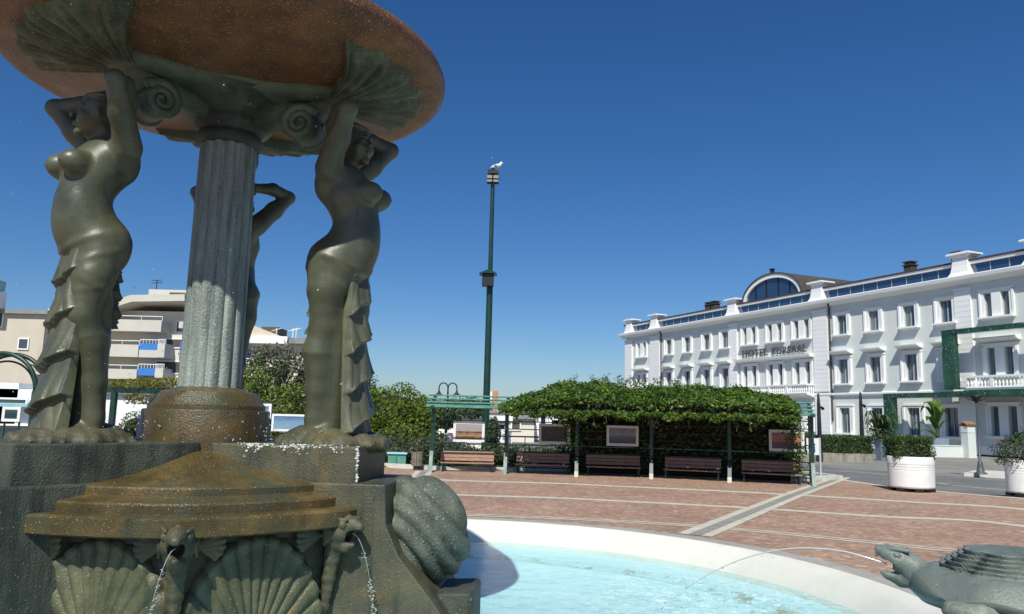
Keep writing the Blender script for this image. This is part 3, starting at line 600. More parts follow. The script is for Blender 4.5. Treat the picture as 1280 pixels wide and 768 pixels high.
# thin cloth clinging to hips and legs: diagonal folds
Xg, Yg, Zg = sd.X, sd.Y, sd.Z
for nx, ny, nz, c_, wd_, am, z0_, z1_ in ((.45, -.1, .9, 1.62, .035, .022, 1.2, 1.9), (.5, .1, .86, 1.46, .03, .018, 1.1, 1.75), (.35, .3, .9, 1.30, .03, .016, .9, 1.6), (.6, -.5, .62, 1.12, .028, .016, .8, 1.5), (-.3, .35, .9, 1.25, .03, .016, .8, 1.5), (.25, -.2, .95, .82, .03, .014, .5, 1.1), (-.5, -.2, .85, 1.58, .03, .018, 1.2, 1.85)):
    l_ = math.sqrt(nx*nx+ny*ny+nz*nz); pd = (Xg*nx+Yg*ny+Zg*nz)/l_-c_/l_+.02*np.sin(Yg*9+Xg*7)
    sd.D -= am*.5*np.exp(-(pd/wd_)**2)*np.clip((Zg-z0_)*6, 0, 1)*np.clip((z1_-Zg)*6, 0, 1)
sd.cap((.02, .02, 1.25), (-.02, .02, .1), .17, .16, .08)      # cloth bridging the legs
sbody = sd.mesh('body')
def cascade(a0, a1, cx_, cy_, top, r0_, grow, tiers, slant, seed, amp=.072, zb=.02):
    V = []; nu, nv = 72, 190; th_ = .03
    for lay in (0, 1):
        for j in range(nv+1):
            s = j/nv; z = top*(1-s)+zb*s
            for i in range(nu+1):
                u = i/nu; a = a0+(a1-a0)*u
                ph = s*tiers+slant*(u-.5)*.9+.10*math.sin(u*5+seed)+.04*math.sin(9*u+seed); fr_ = ph-math.floor(ph)
                saw = fr_**1.5 if fr_ < .90 else math.cos((fr_-.90)/.10*PI/2)**.6
                side = math.sin(PI*min(1, max(0, u)))**.35 if 0 < u < 1 else 0
                r = r0_+grow*s**1.4+amp*(.55+.6*s)*saw+.014*math.sin(u*17+3*s+seed)+.014*abs(math.sin(u*21+2.2*math.sin(ph*2.1)+seed))*(.4+.6*fr_)
                if lay == 1 or i in (0, nu): r = min(r, r0_+grow*s**1.4)-.07
                r = r*(.86+.14*side)
                V.append((cx_+r*math.cos(a), cy_+r*math.sin(a), z))
    m_ = (nv+1)*(nu+1); Q = []
    for j in range(nv):
        for i in range(nu):
            q = (j*(nu+1)+i, j*(nu+1)+i+1, (j+1)*(nu+1)+i+1, (j+1)*(nu+1)+i); Q.append(q); Q.append(tuple(k+m_ for k in q[::-1]))
        for i in (0, nu): Q.append((j*(nu+1)+i, (j+1)*(nu+1)+i, (j+1)*(nu+1)+i+m_, j*(nu+1)+i+m_))
    for j in (0, nv):
        for i in range(nu): Q.append((j*(nu+1)+i, j*(nu+1)+i+1, j*(nu+1)+i+1+m_, j*(nu+1)+i+m_))
    return V, Q
b_ = MB(); b_.add(*cascade(math.radians(-30), math.radians(52), -.10, .02, 1.70, .36, .10, 4.6, 1.0, 0)); b_.build('x', MT['statue'])
sdrape = bpy.data.objects['x'].data; bpy.data.objects.remove(bpy.data.objects['x'])
b_ = MB(); b_.add(*cascade(math.radians(158), math.radians(206), -.01, -.04, 1.60, .19, .0, 3.4, -.8, 2, .05, 1.0)); b_.build('x', MT['statue']); sback = bpy.data.objects['x'].data; bpy.data.objects.remove(bpy.data.objects['x'])
sd = SDF((-.7, -.7, -.08), (.85, .7, .34), .022)
sd.ell((.03, 0, -.02), (.46, .44, .10), 0); sd.ell((-.1, -.05, .03), (.3, .28, .14), .08); sd.ell((.2, .1, .02), (.34, .3, .10), .08)
sd.D += .010*np.sin(sd.X*19)*np.sin(sd.Y*23+1)+.006*np.sin(sd.X*51+sd.Y*47)*np.sin(sd.Y*60); srock = sd.mesh('rock')
SL = ('bronze woman statue nearest the viewer, wet torso gleaming in the sun', 'bronze woman statue at the right end, her upper body shaded by the bowl', 'bronze woman statue mostly hidden behind the fluted column')
for A, lb in zip(ARM, SL):
    T = thing('statue', lb, 'statue', (CX+(1.17 if A > -1 and A < 0 else 1.10)*math.cos(A), CY+(1.17 if A > -1 and A < 0 else 1.10)*math.sin(A), 1.48), A+math.radians(4 if A < -1 else -7), 'women statues carrying the fountain bowl'); T.scale = ((.95, .975, .89)[ARM.index(A)],)*3
    for nm, me in (('body', sbody), ('drapery', sdrape), ('back_drapery', sback), ('rock', srock)):
        o = bpy.data.objects.new(nm, me); COL.objects.link(o); o.parent = T
        if nm == 'drapery' and A == ARM[0]: o.rotation_euler = (0, 0, -.36)
        me.polygons.foreach_set('use_smooth', [True]*len(me.polygons))
        if not me.materials: me.materials.append(MT['stone'] if nm == 'rock' else MT['statue'])
# ------------------------------------------------------------------ turtle
tp = at(1272, 724, 4.75); TH = math.radians(157); TZ = tp.z-.02
TU = thing('turtle_statue', 'grey bronze turtle spout with open mouth at the pool edge', 'statue', (tp.x, tp.y, 0), TH)
V = []; nr, na = 230, 200; z0 = .80
for j in range(nr+1):
    q = j/nr
    for i in range(na):
        a = 2*PI*i/na; wv = .030*math.cos(7*a+.6)+.004*math.cos(13*a+1); e = q+wv*min(1, q*2)
        t = (e-.42)/.30; fr_ = max(0, math.cos(a))**6
        if t < 0: z = .262-.030*(max(0, e)/.42)**2
        elif t < 1:
            k = t*5; f_ = k-math.floor(k); z = .229-.0225*math.floor(k)+(.012*f_**2 if f_ < .84 else .012*.7-.0309*(f_-.84)/.16)-.006*(f_ < .12)
        else: z = .117-.05*(t-1)-.085*max(0, (e-.76)/.24)**1.5
        lob = 1+.02*math.cos(6*a)
        z += .085*fr_*max(0, q-.72)/.28; qq = q
        if 0 <= t < 1: qq = q+(.026*f_**3 if f_ < .84 else .0154-.045*(f_-.84)/.16)-(.03*(1-f_/.12) if f_ < .12 and k >= 1 else 0)
        x = .60*qq*math.cos(a)*lob*(1-.06*fr_); y = .47*qq*math.sin(a)*lob
        V.append((x, y, z0+z))
for q, dz in ((.985, -.045), (.9, -.075), (.4, -.10), (.01, -.10)):
    for i in range(na):
        a = 2*PI*i/na; V.append((.60*q*math.cos(a), .47*q*math.sin(a), z0+(.02 if q > .95 else 0)+dz))
Q = [(j*na+i, j*na+(i+1) % na, (j+1)*na+(i+1) % na, (j+1)*na+i) for j in range(nr+4) for i in range(na)]
MB().add(V, Q).build('shell', MT['turtle'], TU, True)
sd = SDF((.30, -.20, .62), (.98, .20, 1.16), .007)
sd.chain([(.38, 0, .80), (.52, 0, .84), (.62, 0, .92)], [.12, .098, .08], .04)
sd.chain([(.62, 0, .945), (.70, 0, .985), (.77, 0, 1.025), (.815, 0, 1.04)], [.08, .07, .048, .024], .015)
sd.chain([(.61, 0, .87), (.69, 0, .865), (.77, 0, .885), (.80, 0, .90)], [.058, .044, .024, .012], .012)
sd.cap((.815, 0, 1.03), (.83, 0, .995), .018, .006, .008)
for s_ in (-1, 1):
    sd.ell((.715, s_*.062, 1.018), (.024, .02, .020), sub=True); sd.ell((.715, s_*.054, 1.018), (.017, .014, .015), .004); sd.cap((.65, s_*.06, 1.05), (.76, s_*.042, 1.058), .013, .008, .010)
    for q_ in range(4): sd.cap((.44+.045*q_, s_*.105-.01*q_*s_, .74+.02*q_), (.43+.045*q_, s_*.085, .90+.015*q_), .010, .008, .012)
sd.ell((.80, 0, .945), (.15, .06, .034), ry=.25, sub=True)
sd.lo[0] -= .05
sd.build('head', MT['turtle'], TU, loc=(-.02, 0, -.055))
for s_ in (-1, 1):
    for pts_, rs_ in (([(.40, s_*.38, .735), (.26, s_*.44, .70), (.08, s_*.46, .62), (-.06, s_*.42, .58)], [.05, .085, .075, .09]), ([(-.36, s_*.30, .72), (-.50, s_*.42, .64), (-.6, s_*.5, .58)], [.09, .075, .05])):
        xs = [q[0] for q in pts_]; ys = [q[1] for q in pts_]
        sd = SDF((min(xs)-.13, min(ys)-.13, .45), (max(xs)+.13, max(ys)+.13, .86), .014); sd.chain(pts_, rs_, .03)
        sd.D += .006*np.sin(sd.X*70)*np.sin(sd.Y*75)*np.sin(sd.Z*80); sd.build('flipper', MT['turtlefoot'], TU)
b_ = MB(); b_.prism([(.34, -.30), (.34, .30), (-.55, .34), (-.55, -.34)], -.66, .69, lambda u, v, w_: (u*(1.0 if w_ > 0 else 1.15), v*(1 if w_ > 0 else 1.15), w_)); b_.build('rock_pedestal', MT['dark'] if 0 else MT['darkstone'], TU, bevel=.03)
def jet(pts, r, name, label, cat='water jet'):
    b = MB(); P = spl(pts, 8); k = len(P); m_ = int(k*.62); b.tube(P[:m_], [r*(1-.5*i/m_) for i in range(m_)], 6); d = MB()
    def dr(q, s): d.ball((q.x+random.gauss(0, .009), q.y+random.gauss(0, .009), q.z+random.gauss(0, .012)), s, 3, (1.6, 1, 1))
    for i in range(m_, k):
        for _ in range(3): dr(P[i].lerp(P[min(i+1, k-1)], random.random()), random.uniform(.003, .0065))
    for i in range(40): q = P[random.randrange(k//3, k)]; dr(q-Vector((0, 0, abs(random.gauss(0, .03)))), random.uniform(.002, .005))
    o = b.build(name, MT['jet'], smooth=True, label=label, cat=cat); d.build('drops', MT['jet'], o, kind='stuff'); return o
M, nt, p = newmat('jet water'); p.inputs['Base Color'].default_value = (.9, .93, .93, 1); p.inputs['Roughness'].default_value = .1; p.inputs['Transmission Weight'].default_value = .55; p.inputs['IOR'].default_value = 1.33; MT['jet'] = M
h0 = Vector((tp.x, tp.y, 0))+Vector((math.cos(TH)*.70, math.sin(TH)*.70, .90))
e0 = Vector(gz(905, 702, -.3)); jd = Vector((math.cos(TH-.06), math.sin(TH-.06), 0)); pts = []
for i in range(9):
    t = i/8*.62; pts.append(tuple(h0+jd*(3.4*t)+Vector((0, 0, 1.05*t-4.9*t*t))))
jet(pts, .0055, 'water_jet', 'thin arc of water spouting from the turtle mouth')
for kf, ln, lb in ((0, .16, 'thin stream of water falling from the fish at the middle of the fountain base'), (1, .20, 'thin stream of water spouting from the fish beside the right pedestal')):
    A = VA+kf*PI/4; d = Vector((math.cos(A), math.sin(A), 0)); s0 = Vector((CX, CY, .79))+d*1.8; pts = []
    dd = (Matrix.Rotation(-1.2 if kf == 0 else .6, 3, 'Z') @ d)
    for i in range(8): t = i/7*.42; pts.append(tuple(s0+dd*(ln*3*t)+Vector((0, 0, -.1*t-4.9*t*t))))
    jet(pts, .0035, 'water_jet', lb)
b_ = MB()
for i in range(440):
    A = random.uniform(0, 2*PI); r_ = abs(random.gauss(.9, .8)); z_ = random.uniform(1.5, 4.9) if i < 150 else 1.5+abs(random.gauss(0, .12))
    if i >= 150: r_ = random.uniform(.5, 1.3); A = random.choice(ARM)+random.gauss(0, .5)
    b_.ball((CX+r_*math.cos(A), CY+r_*math.sin(A), z_), random.uniform(.0025, .0065), 3, (1, 1, random.uniform(1, 1.8)))
b_.build('water_drops', MT['jet'], kind='stuff', label='spray of small water drops falling round the fountain', cat='water drops')
# ================================================================== HOTEL  (local X runs along the facade to the left, Y outwards, Z up)
hv = ray(225, 523+.025*(225-640)); hd = Vector((hv.x, hv.y, 0)).normalized(); hp0 = at(1220, 500, 56)
HO = thing('hotel', 'long white three storey hotel with rooftop glazing and HOTEL KURSAAL lettering', 'hotel', (hp0.x, hp0.y, 0), math.atan2(hd.y, hd.x))
openings = []; T0, T1, DEP = -16.0, 48.0, .24
def win(t, z, w_, h, kind):
    """kind: (surround half width pair partner, hood, sill)"""
    openings.append((t-w_/2, t+w_/2, z, z+h)); return (t, z, w_, h)
WIN = []
for tc_ in (38.3, 34.65, 31.1, 27.75):
    if tc_ < 28: tc_ = 27.95
    WIN += [([win(tc_, 9.75, 1.08, 1.72, 0)], 'sill'), ([win(tc_, 5.45, 1.08, 2.12, 0)], 'hood'), ([win(tc_, 1.2, 1.08, 2.15, 0)], 'sill')]
for tc_ in (12.05, 8.65, 5.2, 1.95):
    WIN += [([win(tc_, 9.75, 1.05, 1.72, 0)], 'sill'), ([win(tc_, 5.45, 1.05, 2.12, 0)], 'hood'), ([win(tc_, 1.2, 1.08, 2.15, 0)], 'sill')]
for tc_, hw in ((44.2, .64), (24.1, .64), (20.4, .64), (16.85, .64), (-2.05, .64), (-9.5, .64), (-12.9, .64)):
    pv = tc_ > 40 or tc_ < 0
    for z, h, kd in ((9.8, 1.75, 'sill'), (5.55, 2.05, 'none' if not pv else 'hoodw'), (1.35, 2.1, 'sill')):
        WIN.append(([win(tc_+hw, z, .6, h, 0), win(tc_-hw, z, .6, h, 0)], kd))
def wallgrid(b, t0, t1, z0, z1, ops, y, dep):
    ts = sorted({t0, t1}|{q for o in ops for q in o[:2]}); zs = sorted({z0, z1}|{q for o in ops for q in o[2:]})
    for i in range(len(ts)-1):
        for j in range(len(zs)-1):
            tm, zm = (ts[i]+ts[i+1])/2, (zs[j]+zs[j+1])/2
            if not any(o[0] < tm < o[1] and o[2] < zm < o[3] for o in ops):
                b.add([(ts[i], y, zs[j]), (ts[i+1], y, zs[j]), (ts[i+1], y, zs[j+1]), (ts[i], y, zs[j+1])], [(0, 1, 2, 3)])
    for a, c, d, e in ops:
        for q in (((a, y, d), (a, y, e), (a, y-dep, e), (a, y-dep, d)), ((c, y, d), (c, y, e), (c, y-dep, e), (c, y-dep, d)), ((a, y, d), (c, y, d), (c, y-dep, d), (a, y-dep, d)), ((a, y, e), (c, y, e), (c, y-dep, e), (a, y-dep, e))):
            b.add(q, [(0, 1, 2, 3)])
b_ = MB(); wallgrid(b_, T0, T1, 0, 13.0, openings, 0, DEP)
b_.add([(T0, 0, 0), (T0, -16, 0), (T0, -16, 13.2), (T0, 0, 13.2), (T1, 0, 0), (T1, -16, 0), (T1, -16, 13.2), (T1, 0, 13.2)], [(0, 1, 2, 3), (4, 5, 6, 7), (1, 5, 6, 2)])
b_.build('wall', MT['white'], HO)
# glazing with net curtains
M, nt, p = newmat('curtained window glass'); tc = N(nt, 'ShaderNodeTexCoord'); mp = N(nt, 'ShaderNodeMapping'); mp.inputs['Scale'].default_value = (1.1, 1, .12); nt.links.new(tc.outputs['Object'], mp.inputs[0])
n1 = N(nt, 'ShaderNodeTexNoise', Scale=2.2, Detail=4); nt.links.new(mp.outputs[0], n1.inputs[0]); wv = N(nt, 'ShaderNodeTexWave', Scale=3.2, Distortion=1.5); nt.links.new(mp.outputs[0], wv.inputs[0])
c = mix(nt, ramp(nt, n1.outputs[0], [(.44, (0, 0, 0)), (.58, (.8,)*3)]), (.03, .06, .105), ramp(nt, wv.outputs[0], [(0, (.10, .13, .15)), (1, (.26, .31, .33))])); nt.links.new(c, p.inputs[0])  # blue sky reflection painted into the base colour between the curtains
p.inputs['Roughness'].default_value = .08; p.inputs['Specular IOR Level'].default_value = .8; MT['curtglass'] = M
MT['alu'] = mat('grey window frame', (.35, .37, .37))
def fr(b, a, c, d, e, y0, y1, wd):
    b.box(a, a+wd, y0, y1, d, e); b.box(c-wd, c, y0, y1, d, e); b.box(a+wd, c-wd, y0, y1, e-wd, e); b.box(a+wd, c-wd, y0, y1, d, d+wd)
for ws, kd in WIN:
    b_ = MB(); a = min(t-w_/2 for t, z, w_, h in ws); c = max(t+w_/2 for t, z, w_, h in ws); z = ws[0][1]; e = z+ws[0][3]; m_ = .24 if len(ws) == 1 else .20
    for s_ in (-1, 1):                                   # stepped architrave
        x = a if s_ < 0 else c; x2 = x+s_*m_; x3 = x+s_*m_*1.75
        b_.box(min(x, x2), max(x, x2), 0.003, .10, z, e); b_.box(min(x2, x3), max(x2, x3), 0.003, .16, z, e+.05)
    b_.box(a-m_, c+m_, .003, .10, e, e+.16); b_.box(a-m_*1.75, c+m_*1.75, .003, .16, e+.16, e+.28)
    if len(ws) == 2: b_.box(ws[1][0]+.3, ws[0][0]-.3, .003, .13, z, e)
    b_.box(a-m_*1.8, c+m_*1.8, .003, .42, z-.13, z); b_.box(a-m_*1.5, c+m_*1.5, .003, .25, z-.2, z-.13)
    if kd in ('hood', 'hoodw'):
        q = m_*2.2+(.0 if kd == 'hood' else .15); zz = 8.02
        b_.prism([(.003, zz), (.28, zz+.02), (.55, zz+.14), (.70, zz+.17), (.72, zz+.27), (.003, zz+.36)], a-q, c+q, lambda u, v, w_: (w_, u, v))
    W_ = b_.build('window', MT['wtrim'], HO)
    b_ = MB(); g_ = MB()
    for t, z, w_, h in ws:
        fr(b_, t-w_/2, t+w_/2, z, z+h, -DEP+.02, -DEP+.10, .06)
        if w_ > .8: b_.box(t-.035, t+.035, -DEP+.02, -DEP+.09, z+.06, z+h-.06)
        g_.add([(t-w_/2, -DEP+.04, z), (t+w_/2, -DEP+.04, z), (t+w_/2, -DEP+.04, z+h), (t-w_/2, -DEP+.04, z+h)], [(0, 1, 2, 3)])
    b_.build('frame', MT['alu'], W_); g_.build('pane', MT['curtglass'], W_)
# pilasters with joints, cornice, string course, plinth
for t0_, t1_ in ((46.4, 48.05), (40.2, 42.2), (25.95, 27.15), (13.65, 15.35), (-.15, 1.12), (-5.6, -4.4), (-15.9, -14.5)):
    b_ = MB(); z = .0
    while z < 11.9:
        if not 4.3 < z+.2 < 4.75: b_.box(t0_, t1_, .003, .17, z+.015, min(z+.385, 12.0)); b_.box(t0_+.012, t1_-.012, .003, .155, z-.015, z+.015)
        z += .4
    b_.box(t0_-.06, t1_+.06, .003, .22, 12.0, 12.18); b_.build('pilaster', MT['wtrim'], HO)
b_ = MB(); b_.prism([(.003, 12.42), (.14, 12.45), (.30, 12.66), (.72, 12.74), (.78, 12.98), (.76, 13.04), (-.3, 13.12)], T0, T1+.7, lambda u, v, w_: (w_, u, v)); b_.build('cornice', MT['wtrim'], HO)
b_ = MB(); b_.prism([(.003, 4.38), (.12, 4.40), (.2, 4.5), (.2, 4.62), (.003, 4.68)], T0, T1, lambda u, v, w_: (w_, u, v)); b_.box(T0, T1, .003, .08, 0, .62); b_.build('string_course', MT['wtrim'], HO)
# glazed parapet between flared piers, eaves and roof
piers = (46.6, 40.85, 26.25, 14.4, .25, -5.3, -15)
for i in range(6):
    a, c = piers[i+1]+.68, piers[i]-.68; b_ = MB(); b_.add([(a, .12, 13.06), (c, .12, 13.06), (c, .12, 13.86), (a, .12, 13.86)], [(0, 1, 2, 3)]); G = b_.build('glass_parapet', MT['paneblue'], HO)
    b_ = MB(); k = max(2, round((c-a)/1.45))
    for j in range(k+1): x = a+(c-a)*j/k; b_.box(x-.025, x+.025, .10, .15, 13.06, 13.86)
    b_.build('frame', MT['alu'], G)
b_ = MB(); b_.prism([(-.6, 13.86), (.32, 13.86), (.34, 14.06), (-.6, 14.10)], T0, T1, lambda u, v, w_: (w_, u, v)); b_.build('eaves', MT['wtrim'], HO)
b_ = MB(); b_.prism([(.40, 14.09), (.40, 14.20), (-7.5, 15.1), (-15.6, 14.2), (-15.6, 13.2), (-.3, 13.2), (-.3, 14.09)], T0, T1, lambda u, v, w_: (w_, u, v)); b_.build('roof', MT['hroof'], HO)
for t in piers:
    b_ = MB(); P4 = [(.90, 13.0), (.72, 13.3), (.62, 13.8), (.58, 14.45), (.72, 14.5), (.72, 14.58), (.92, 14.64), (.92, 14.76), (.7, 14.82), (.1, 14.84)]
    for i in range(len(P4)-1):
        (u, z), (u2, z2) = P4[i], P4[i+1]; q = [(t-u, -u+.1, z), (t+u, -u+.1, z), (t+u, u*.75+.1, z), (t-u, u*.75+.1, z)]; q2 = [(t-u2, -u2+.1, z2), (t+u2, -u2+.1, z2), (t+u2, u2*.75+.1, z2), (t-u2, u2*.75+.1, z2)]
        b_.add(q+q2, [(k, (k+1) % 4, 4+(k+1) % 4, 4+k) for k in range(4)]+([(4, 5, 6, 7)] if i == len(P4)-2 else []))
    b_.build('parapet_pier', MT['wtrim'], HO)
# arched dormer with barrel vault
tcn, hw_, zs_, hh = 20.65, 4.15, 14.0, 2.55
arc = lambda k, f: [(tcn+(hw_*f)*math.cos(PI*i/k), zs_+(hh*f if f > .99 else hh-(1-f)*hw_)*math.sin(PI*i/k)) for i in range(k+1)]
o_, i_ = arc(40, 1), arc(40, .90); b_ = MB(); b_.prism(o_+i_[::-1], -.25, .22, lambda u, v, w_: (u, w_, v)); D_ = b_.build('dormer', MT['wtrim'], HO)
b_ = MB(); b_.prism(i_, -.12, .0, lambda u, v, w_: (u, w_, v)); b_.build('pane', MT['paneblue'], D_)
b_ = MB()
for k in (-2.4, -.85, .85, 2.4): b_.box(tcn+k-.06, tcn+k+.06, .0, .06, zs_, zs_+.9*hh*math.sqrt(max(0, 1-(k/(hw_*.9))**2))-.04)
b_.build('mullion', MT['dark'], D_)
o2 = [(tcn+(u-tcn)*1.03, zs_+(v-zs_)*1.04) for u, v in o_]; o3 = [(tcn+(u-tcn)*.99, zs_+(v-zs_)*.99) for u, v in o_]
b_ = MB(); b_.prism(o2+o3[::-1], -14.5, .30, lambda u, v, w_: (u, w_, v)); b_.build('vault', MT['hroof'], D_)
b_ = MB(); b_.box(tcn-.25, tcn+.05, -.1, .2, 16.6, 17.0); b_.box(tcn-.32, tcn+.12, -.15, .25, 17.0, 17.08); b_.build('finial', MT['dark'], D_)
for t in (32.7, 31.6, 6.2, 1.9, -4.2):
    b_ = MB(); y = -1.6; b_.box(t-.35, t+.35, y-.35, y+.35, 14.2, 15.05); b_.box(t-.45, t+.45, y-.45, y+.45, 15.05, 15.13); b_.box(t-.3, t+.3, y-.3, y+.3, 15.13, 15.32); b_.box(t-.42, t+.42, y-.42, y+.42, 15.32, 15.40); b_.build('chimney', MT['hroof'], HO)
for t in (39.9, 13.4):
    b_ = MB(); b_.tube([(t, .1, 2.2), (t, .1, 12.3), (t-.1, .35, 12.6)], .075, 8); b_.build('downpipe', MT['hroof'], HO)
# central ledge with lettering, balconies
b_ = MB(); b_.prism([(.003, 7.95), (.3, 8.0), (.62, 8.12), (.66, 8.3), (.003, 8.38)], 15.42, 25.88, lambda u, v, w_: (w_, u, v)); b_.build('ledge', MT['wtrim'], HO)
ML = mat('dark grey letters', (.07, .07, .07), rough=.5); dg = None
for wd, ta, tb in (('HOTEL', 25.07, 21.35), ('KURSAAL', 20.75, 16.2)):
    cu = bpy.data.curves.new('sign_word', 'FONT'); cu.body = wd; cu.size = .95; cu.extrude = .03; cu.offset = .016; cu.space_character = 1.1
    tmp = bpy.data.objects.new('tmp_text', cu); COL.objects.link(tmp); dg = bpy.context.evaluated_depsgraph_get(); me = bpy.data.meshes.new_from_object(tmp.evaluated_get(dg)); bpy.data.objects.remove(tmp)
    x0_ = min(v.co.x for v in me.vertices); sc_ = (ta-tb)/(max(v.co.x for v in me.vertices)-x0_); LT = link('sign_word', me, ML, HO, fixn=False)
    LT.matrix_local = Matrix(((-sc_, 0, 0, ta+x0_*sc_), (0, 0, 1, .16), (0, 1.0, 0, 8.55), (0, 0, 0, 1)))
def balcony(a, c, y1, z0, z1):
    b = MB(); b.prism([(.003, z0-.35), (y1*.7, z0-.12), (y1, z0-.1), (y1+.06, z0+.06), (.003, z0+.06)], a, c, lambda u, v, w_: (w_, u, v)); B = b.build('balcony', MT['wtrim'], HO)
    b = MB(); b.box(a, c, y1-.22, y1+.04, z1-.14, z1); b.box(a, c, y1-.18, y1, z0+.06, z0+.16)
    k = int((c-a)/.27)
    for s in [a+.14+(c-a-.28)*i/k for i in range(k+1)]:
        if round((s-a)/.27) % 9 == 0: b.box(s-.13, s+.13, y1-.21, y1+.02, z0+.16, z1-.14)
        else: b.lathe([(.05, z0+.16), (.05, z0+.2), (.085, z0+.36), (.045, z0+.55), (.04, z0+.68), (.065, z0+.72), (.05, z1-.14)], 6, (s, y1-.09))
    for x in (a, c):
        b.box(min(x, x+(.18 if x == a else -.18)), max(x, x+(.18 if x == a else -.18)), .003, y1-.22, z1-.14, z1)
        for q in range(3): b.lathe([(.05, z0+.06), (.085, z0+.36), (.04, z0+.68), (.05, z1-.14)], 6, (x+(.09 if x == a else -.09), .15+.25*q))
    b.build('balustrade', MT['wtrim'], B)
balcony(15.42, 25.88, 1.0, 4.62, 5.52); balcony(-4.4, .05, .95, 4.66, 5.58)
# green marble portal in front of the right pavilion
PO = thing('portal', 'green marble portal frames standing in front of the right end of the hotel', 'portal', (hp0.x, hp0.y, 0), math.atan2(hd.y, hd.x))
for nm, bx in (('beam', (-9, 1.35, .96, 1.5, 8.62, 8.98)), ('column', (.42, 1.35, .98, 1.48, 4.62, 8.62)), ('beam', (1.36, 6.55, 1.12, 1.75, 4.06, 4.42)), ('canopy', (-9, 1.355, .3, 2.3, 4.08, 4.44)), ('column', (5.75, 6.55, 1.14, 1.73, 0, 4.06)), ('column', (-9, -8.2, 1.14, 1.73, 0, 4.06))):
    MB().box(*bx).build(nm, MT['marble'], PO, bevel=.01)

# ================================================================== PERGOLA with benches
PB = [gz(*q) for q in [(537.6, 591), (631, 593), (720.3, 596), (814, 599), (912, 603.6), (1018, 608.6)]]
PN = []
for i in range(6):
    d = (PB[min(i+1, 5)]-PB[max(i-1, 0)]).normalized(); PN.append(Vector((-d.y, d.x, 0)))
PG = thing('pergola', 'curved green metal pergola of slanted posts over five benches', 'pergola', (0, 0, 0))
for i in range(6):
    b_ = MB(); P, n_ = PB[i], PN[i]; d = Vector((n_.y, -n_.x, 0)); U = lambda a, z: P+n_*a+Vector((0, 0, z))
    b_.prism([(.34, .60), (.50, .60), (.50, 2.02), (1.5, 2.36), (1.5, 2.46), (.42, 2.12), (-.5, 2.05), (-.5, 1.99), (.34, 2.0)], -.05, .05, lambda u, v, w_: U(u, v)+d*w_)
    b_.prism([(1.36, 0), (1.46, 0), (1.46, 2.38), (1.36, 2.36)], -.04, .04, lambda u, v, w_: U(u, v)+d*w_)
    o = b_.build('post', MT['greenmetal'], PG)
    b_ = MB(); b_.prism([(-.07, 0.0), (.10, 0), (.505, .66), (.335, .66)], -.055, .055, lambda u, v, w_: U(u, v)+d*w_); b_.build('lower_leg', MT['tealgrey'] if i in (0, 1, 5) else MT['greenmetal'], o)  # sunlight put into the paler legs; vine-shaded posts keep the dark green
    if i in (2, 3, 4): b_ = MB(); b_.prism([(-.085, 0.0), (.115, 0), (.20, .16), (.02, .16)], -.06, .06, lambda u, v, w_: U(u, v)+d*w_); b_.build('foot', MT['strip'], o)  # pale piece added as the sunlit bottom of the vine-shaded legs
def along(off, z, e0=.0, e1=.0): 
    q = [PB[i]+PN[i]*off+Vector((0, 0, z)) for i in range(6)]; q[0] = q[0]+(q[0]-q[1]).normalized()*e0; q[-1] = q[-1]+(q[-1]-q[-2]).normalized()*e1; return q
for off, z in ((-.06, 2.06), (.30, 2.11), (.66, 2.21), (1.02, 2.33), (1.38, 2.45)): b_ = MB(); b_.tube(along(off, z, .22, .1), .028, 6); b_.build('roof_tube', MT['teal'], PG)
for z in (.15, .38, .62, .89, 1.14, 1.39, 1.64, 1.88): b_ = MB(); b_.tube(along(1.34, z), .018, 5); b_.build('rail', MT['teal'] if z in (.89,) else MT['greenmetal'], PG)
MT['benchgreen'] = MT['greenmetal']
def make_bench():
    T = thing('bench', 'x', 'bench')
    for k in range(3): MB().box(-.87, .87, -.30+.145*k, -.30+.145*k+.12, .255, .285).build('seat_slat', MT['wood'], T, bevel=.006)
    for k in range(3): MB().prism([(.16+.03*k, .33+.105*k), (.185+.03*k, .325+.105*k), (.21+.03*k, .415+.105*k), (.185+.03*k, .42+.105*k)], -.87, .87, lambda u, v, w_: (w_, u, v)).build('back_slat', MT['wood'], T)
    for s in (-1, 1):
        b = MB(); x = s*.80; b.tube([(x, -.30, 0), (x, -.30, .24)], .03, 6); b.tube([(x, .16, 0), (x, .16, .25), (x, .30, .70)], .028, 6); b.tube([(x, -.30, .235), (x, .17, .235)], .026, 6); b.tube([(x, -.36, .0), (x, -.24, 0)], .03, 6)
        if s < 0: pass
        b.build('leg', MT['benchgreen'], T)
    MB().tube([(-.87, .30, .66), (.87, .30, .66)], .022, 6).build('top_rail', MT['benchgreen'], T)
    return T
BL = ('bench at the open left end of the pergola, under the evening beach photo', 'bench under the dark framed photo, second from the left', 'bench under the grey harbour photo, in the vine shade', 'bench with no photo above it', 'bench at the right end of the pergola, under the red sunset photo')
bench0 = make_bench()
for i in range(5):
    mid = (PB[i]+PB[i+1])/2; d = (PB[i+1]-PB[i]).normalized(); n_ = Vector((-d.y, d.x, 0)); pos = mid+n_*(.98 if i < 3 else .8)+d*(-.02 if i < 2 else .02)
    o = bench0 if i == 0 else dup(bench0); o.location = pos; o.rotation_euler = (0, 0, math.atan2(d.y, d.x)); o['label'] = BL[i]; o['group'] = 'benches under the pergola'
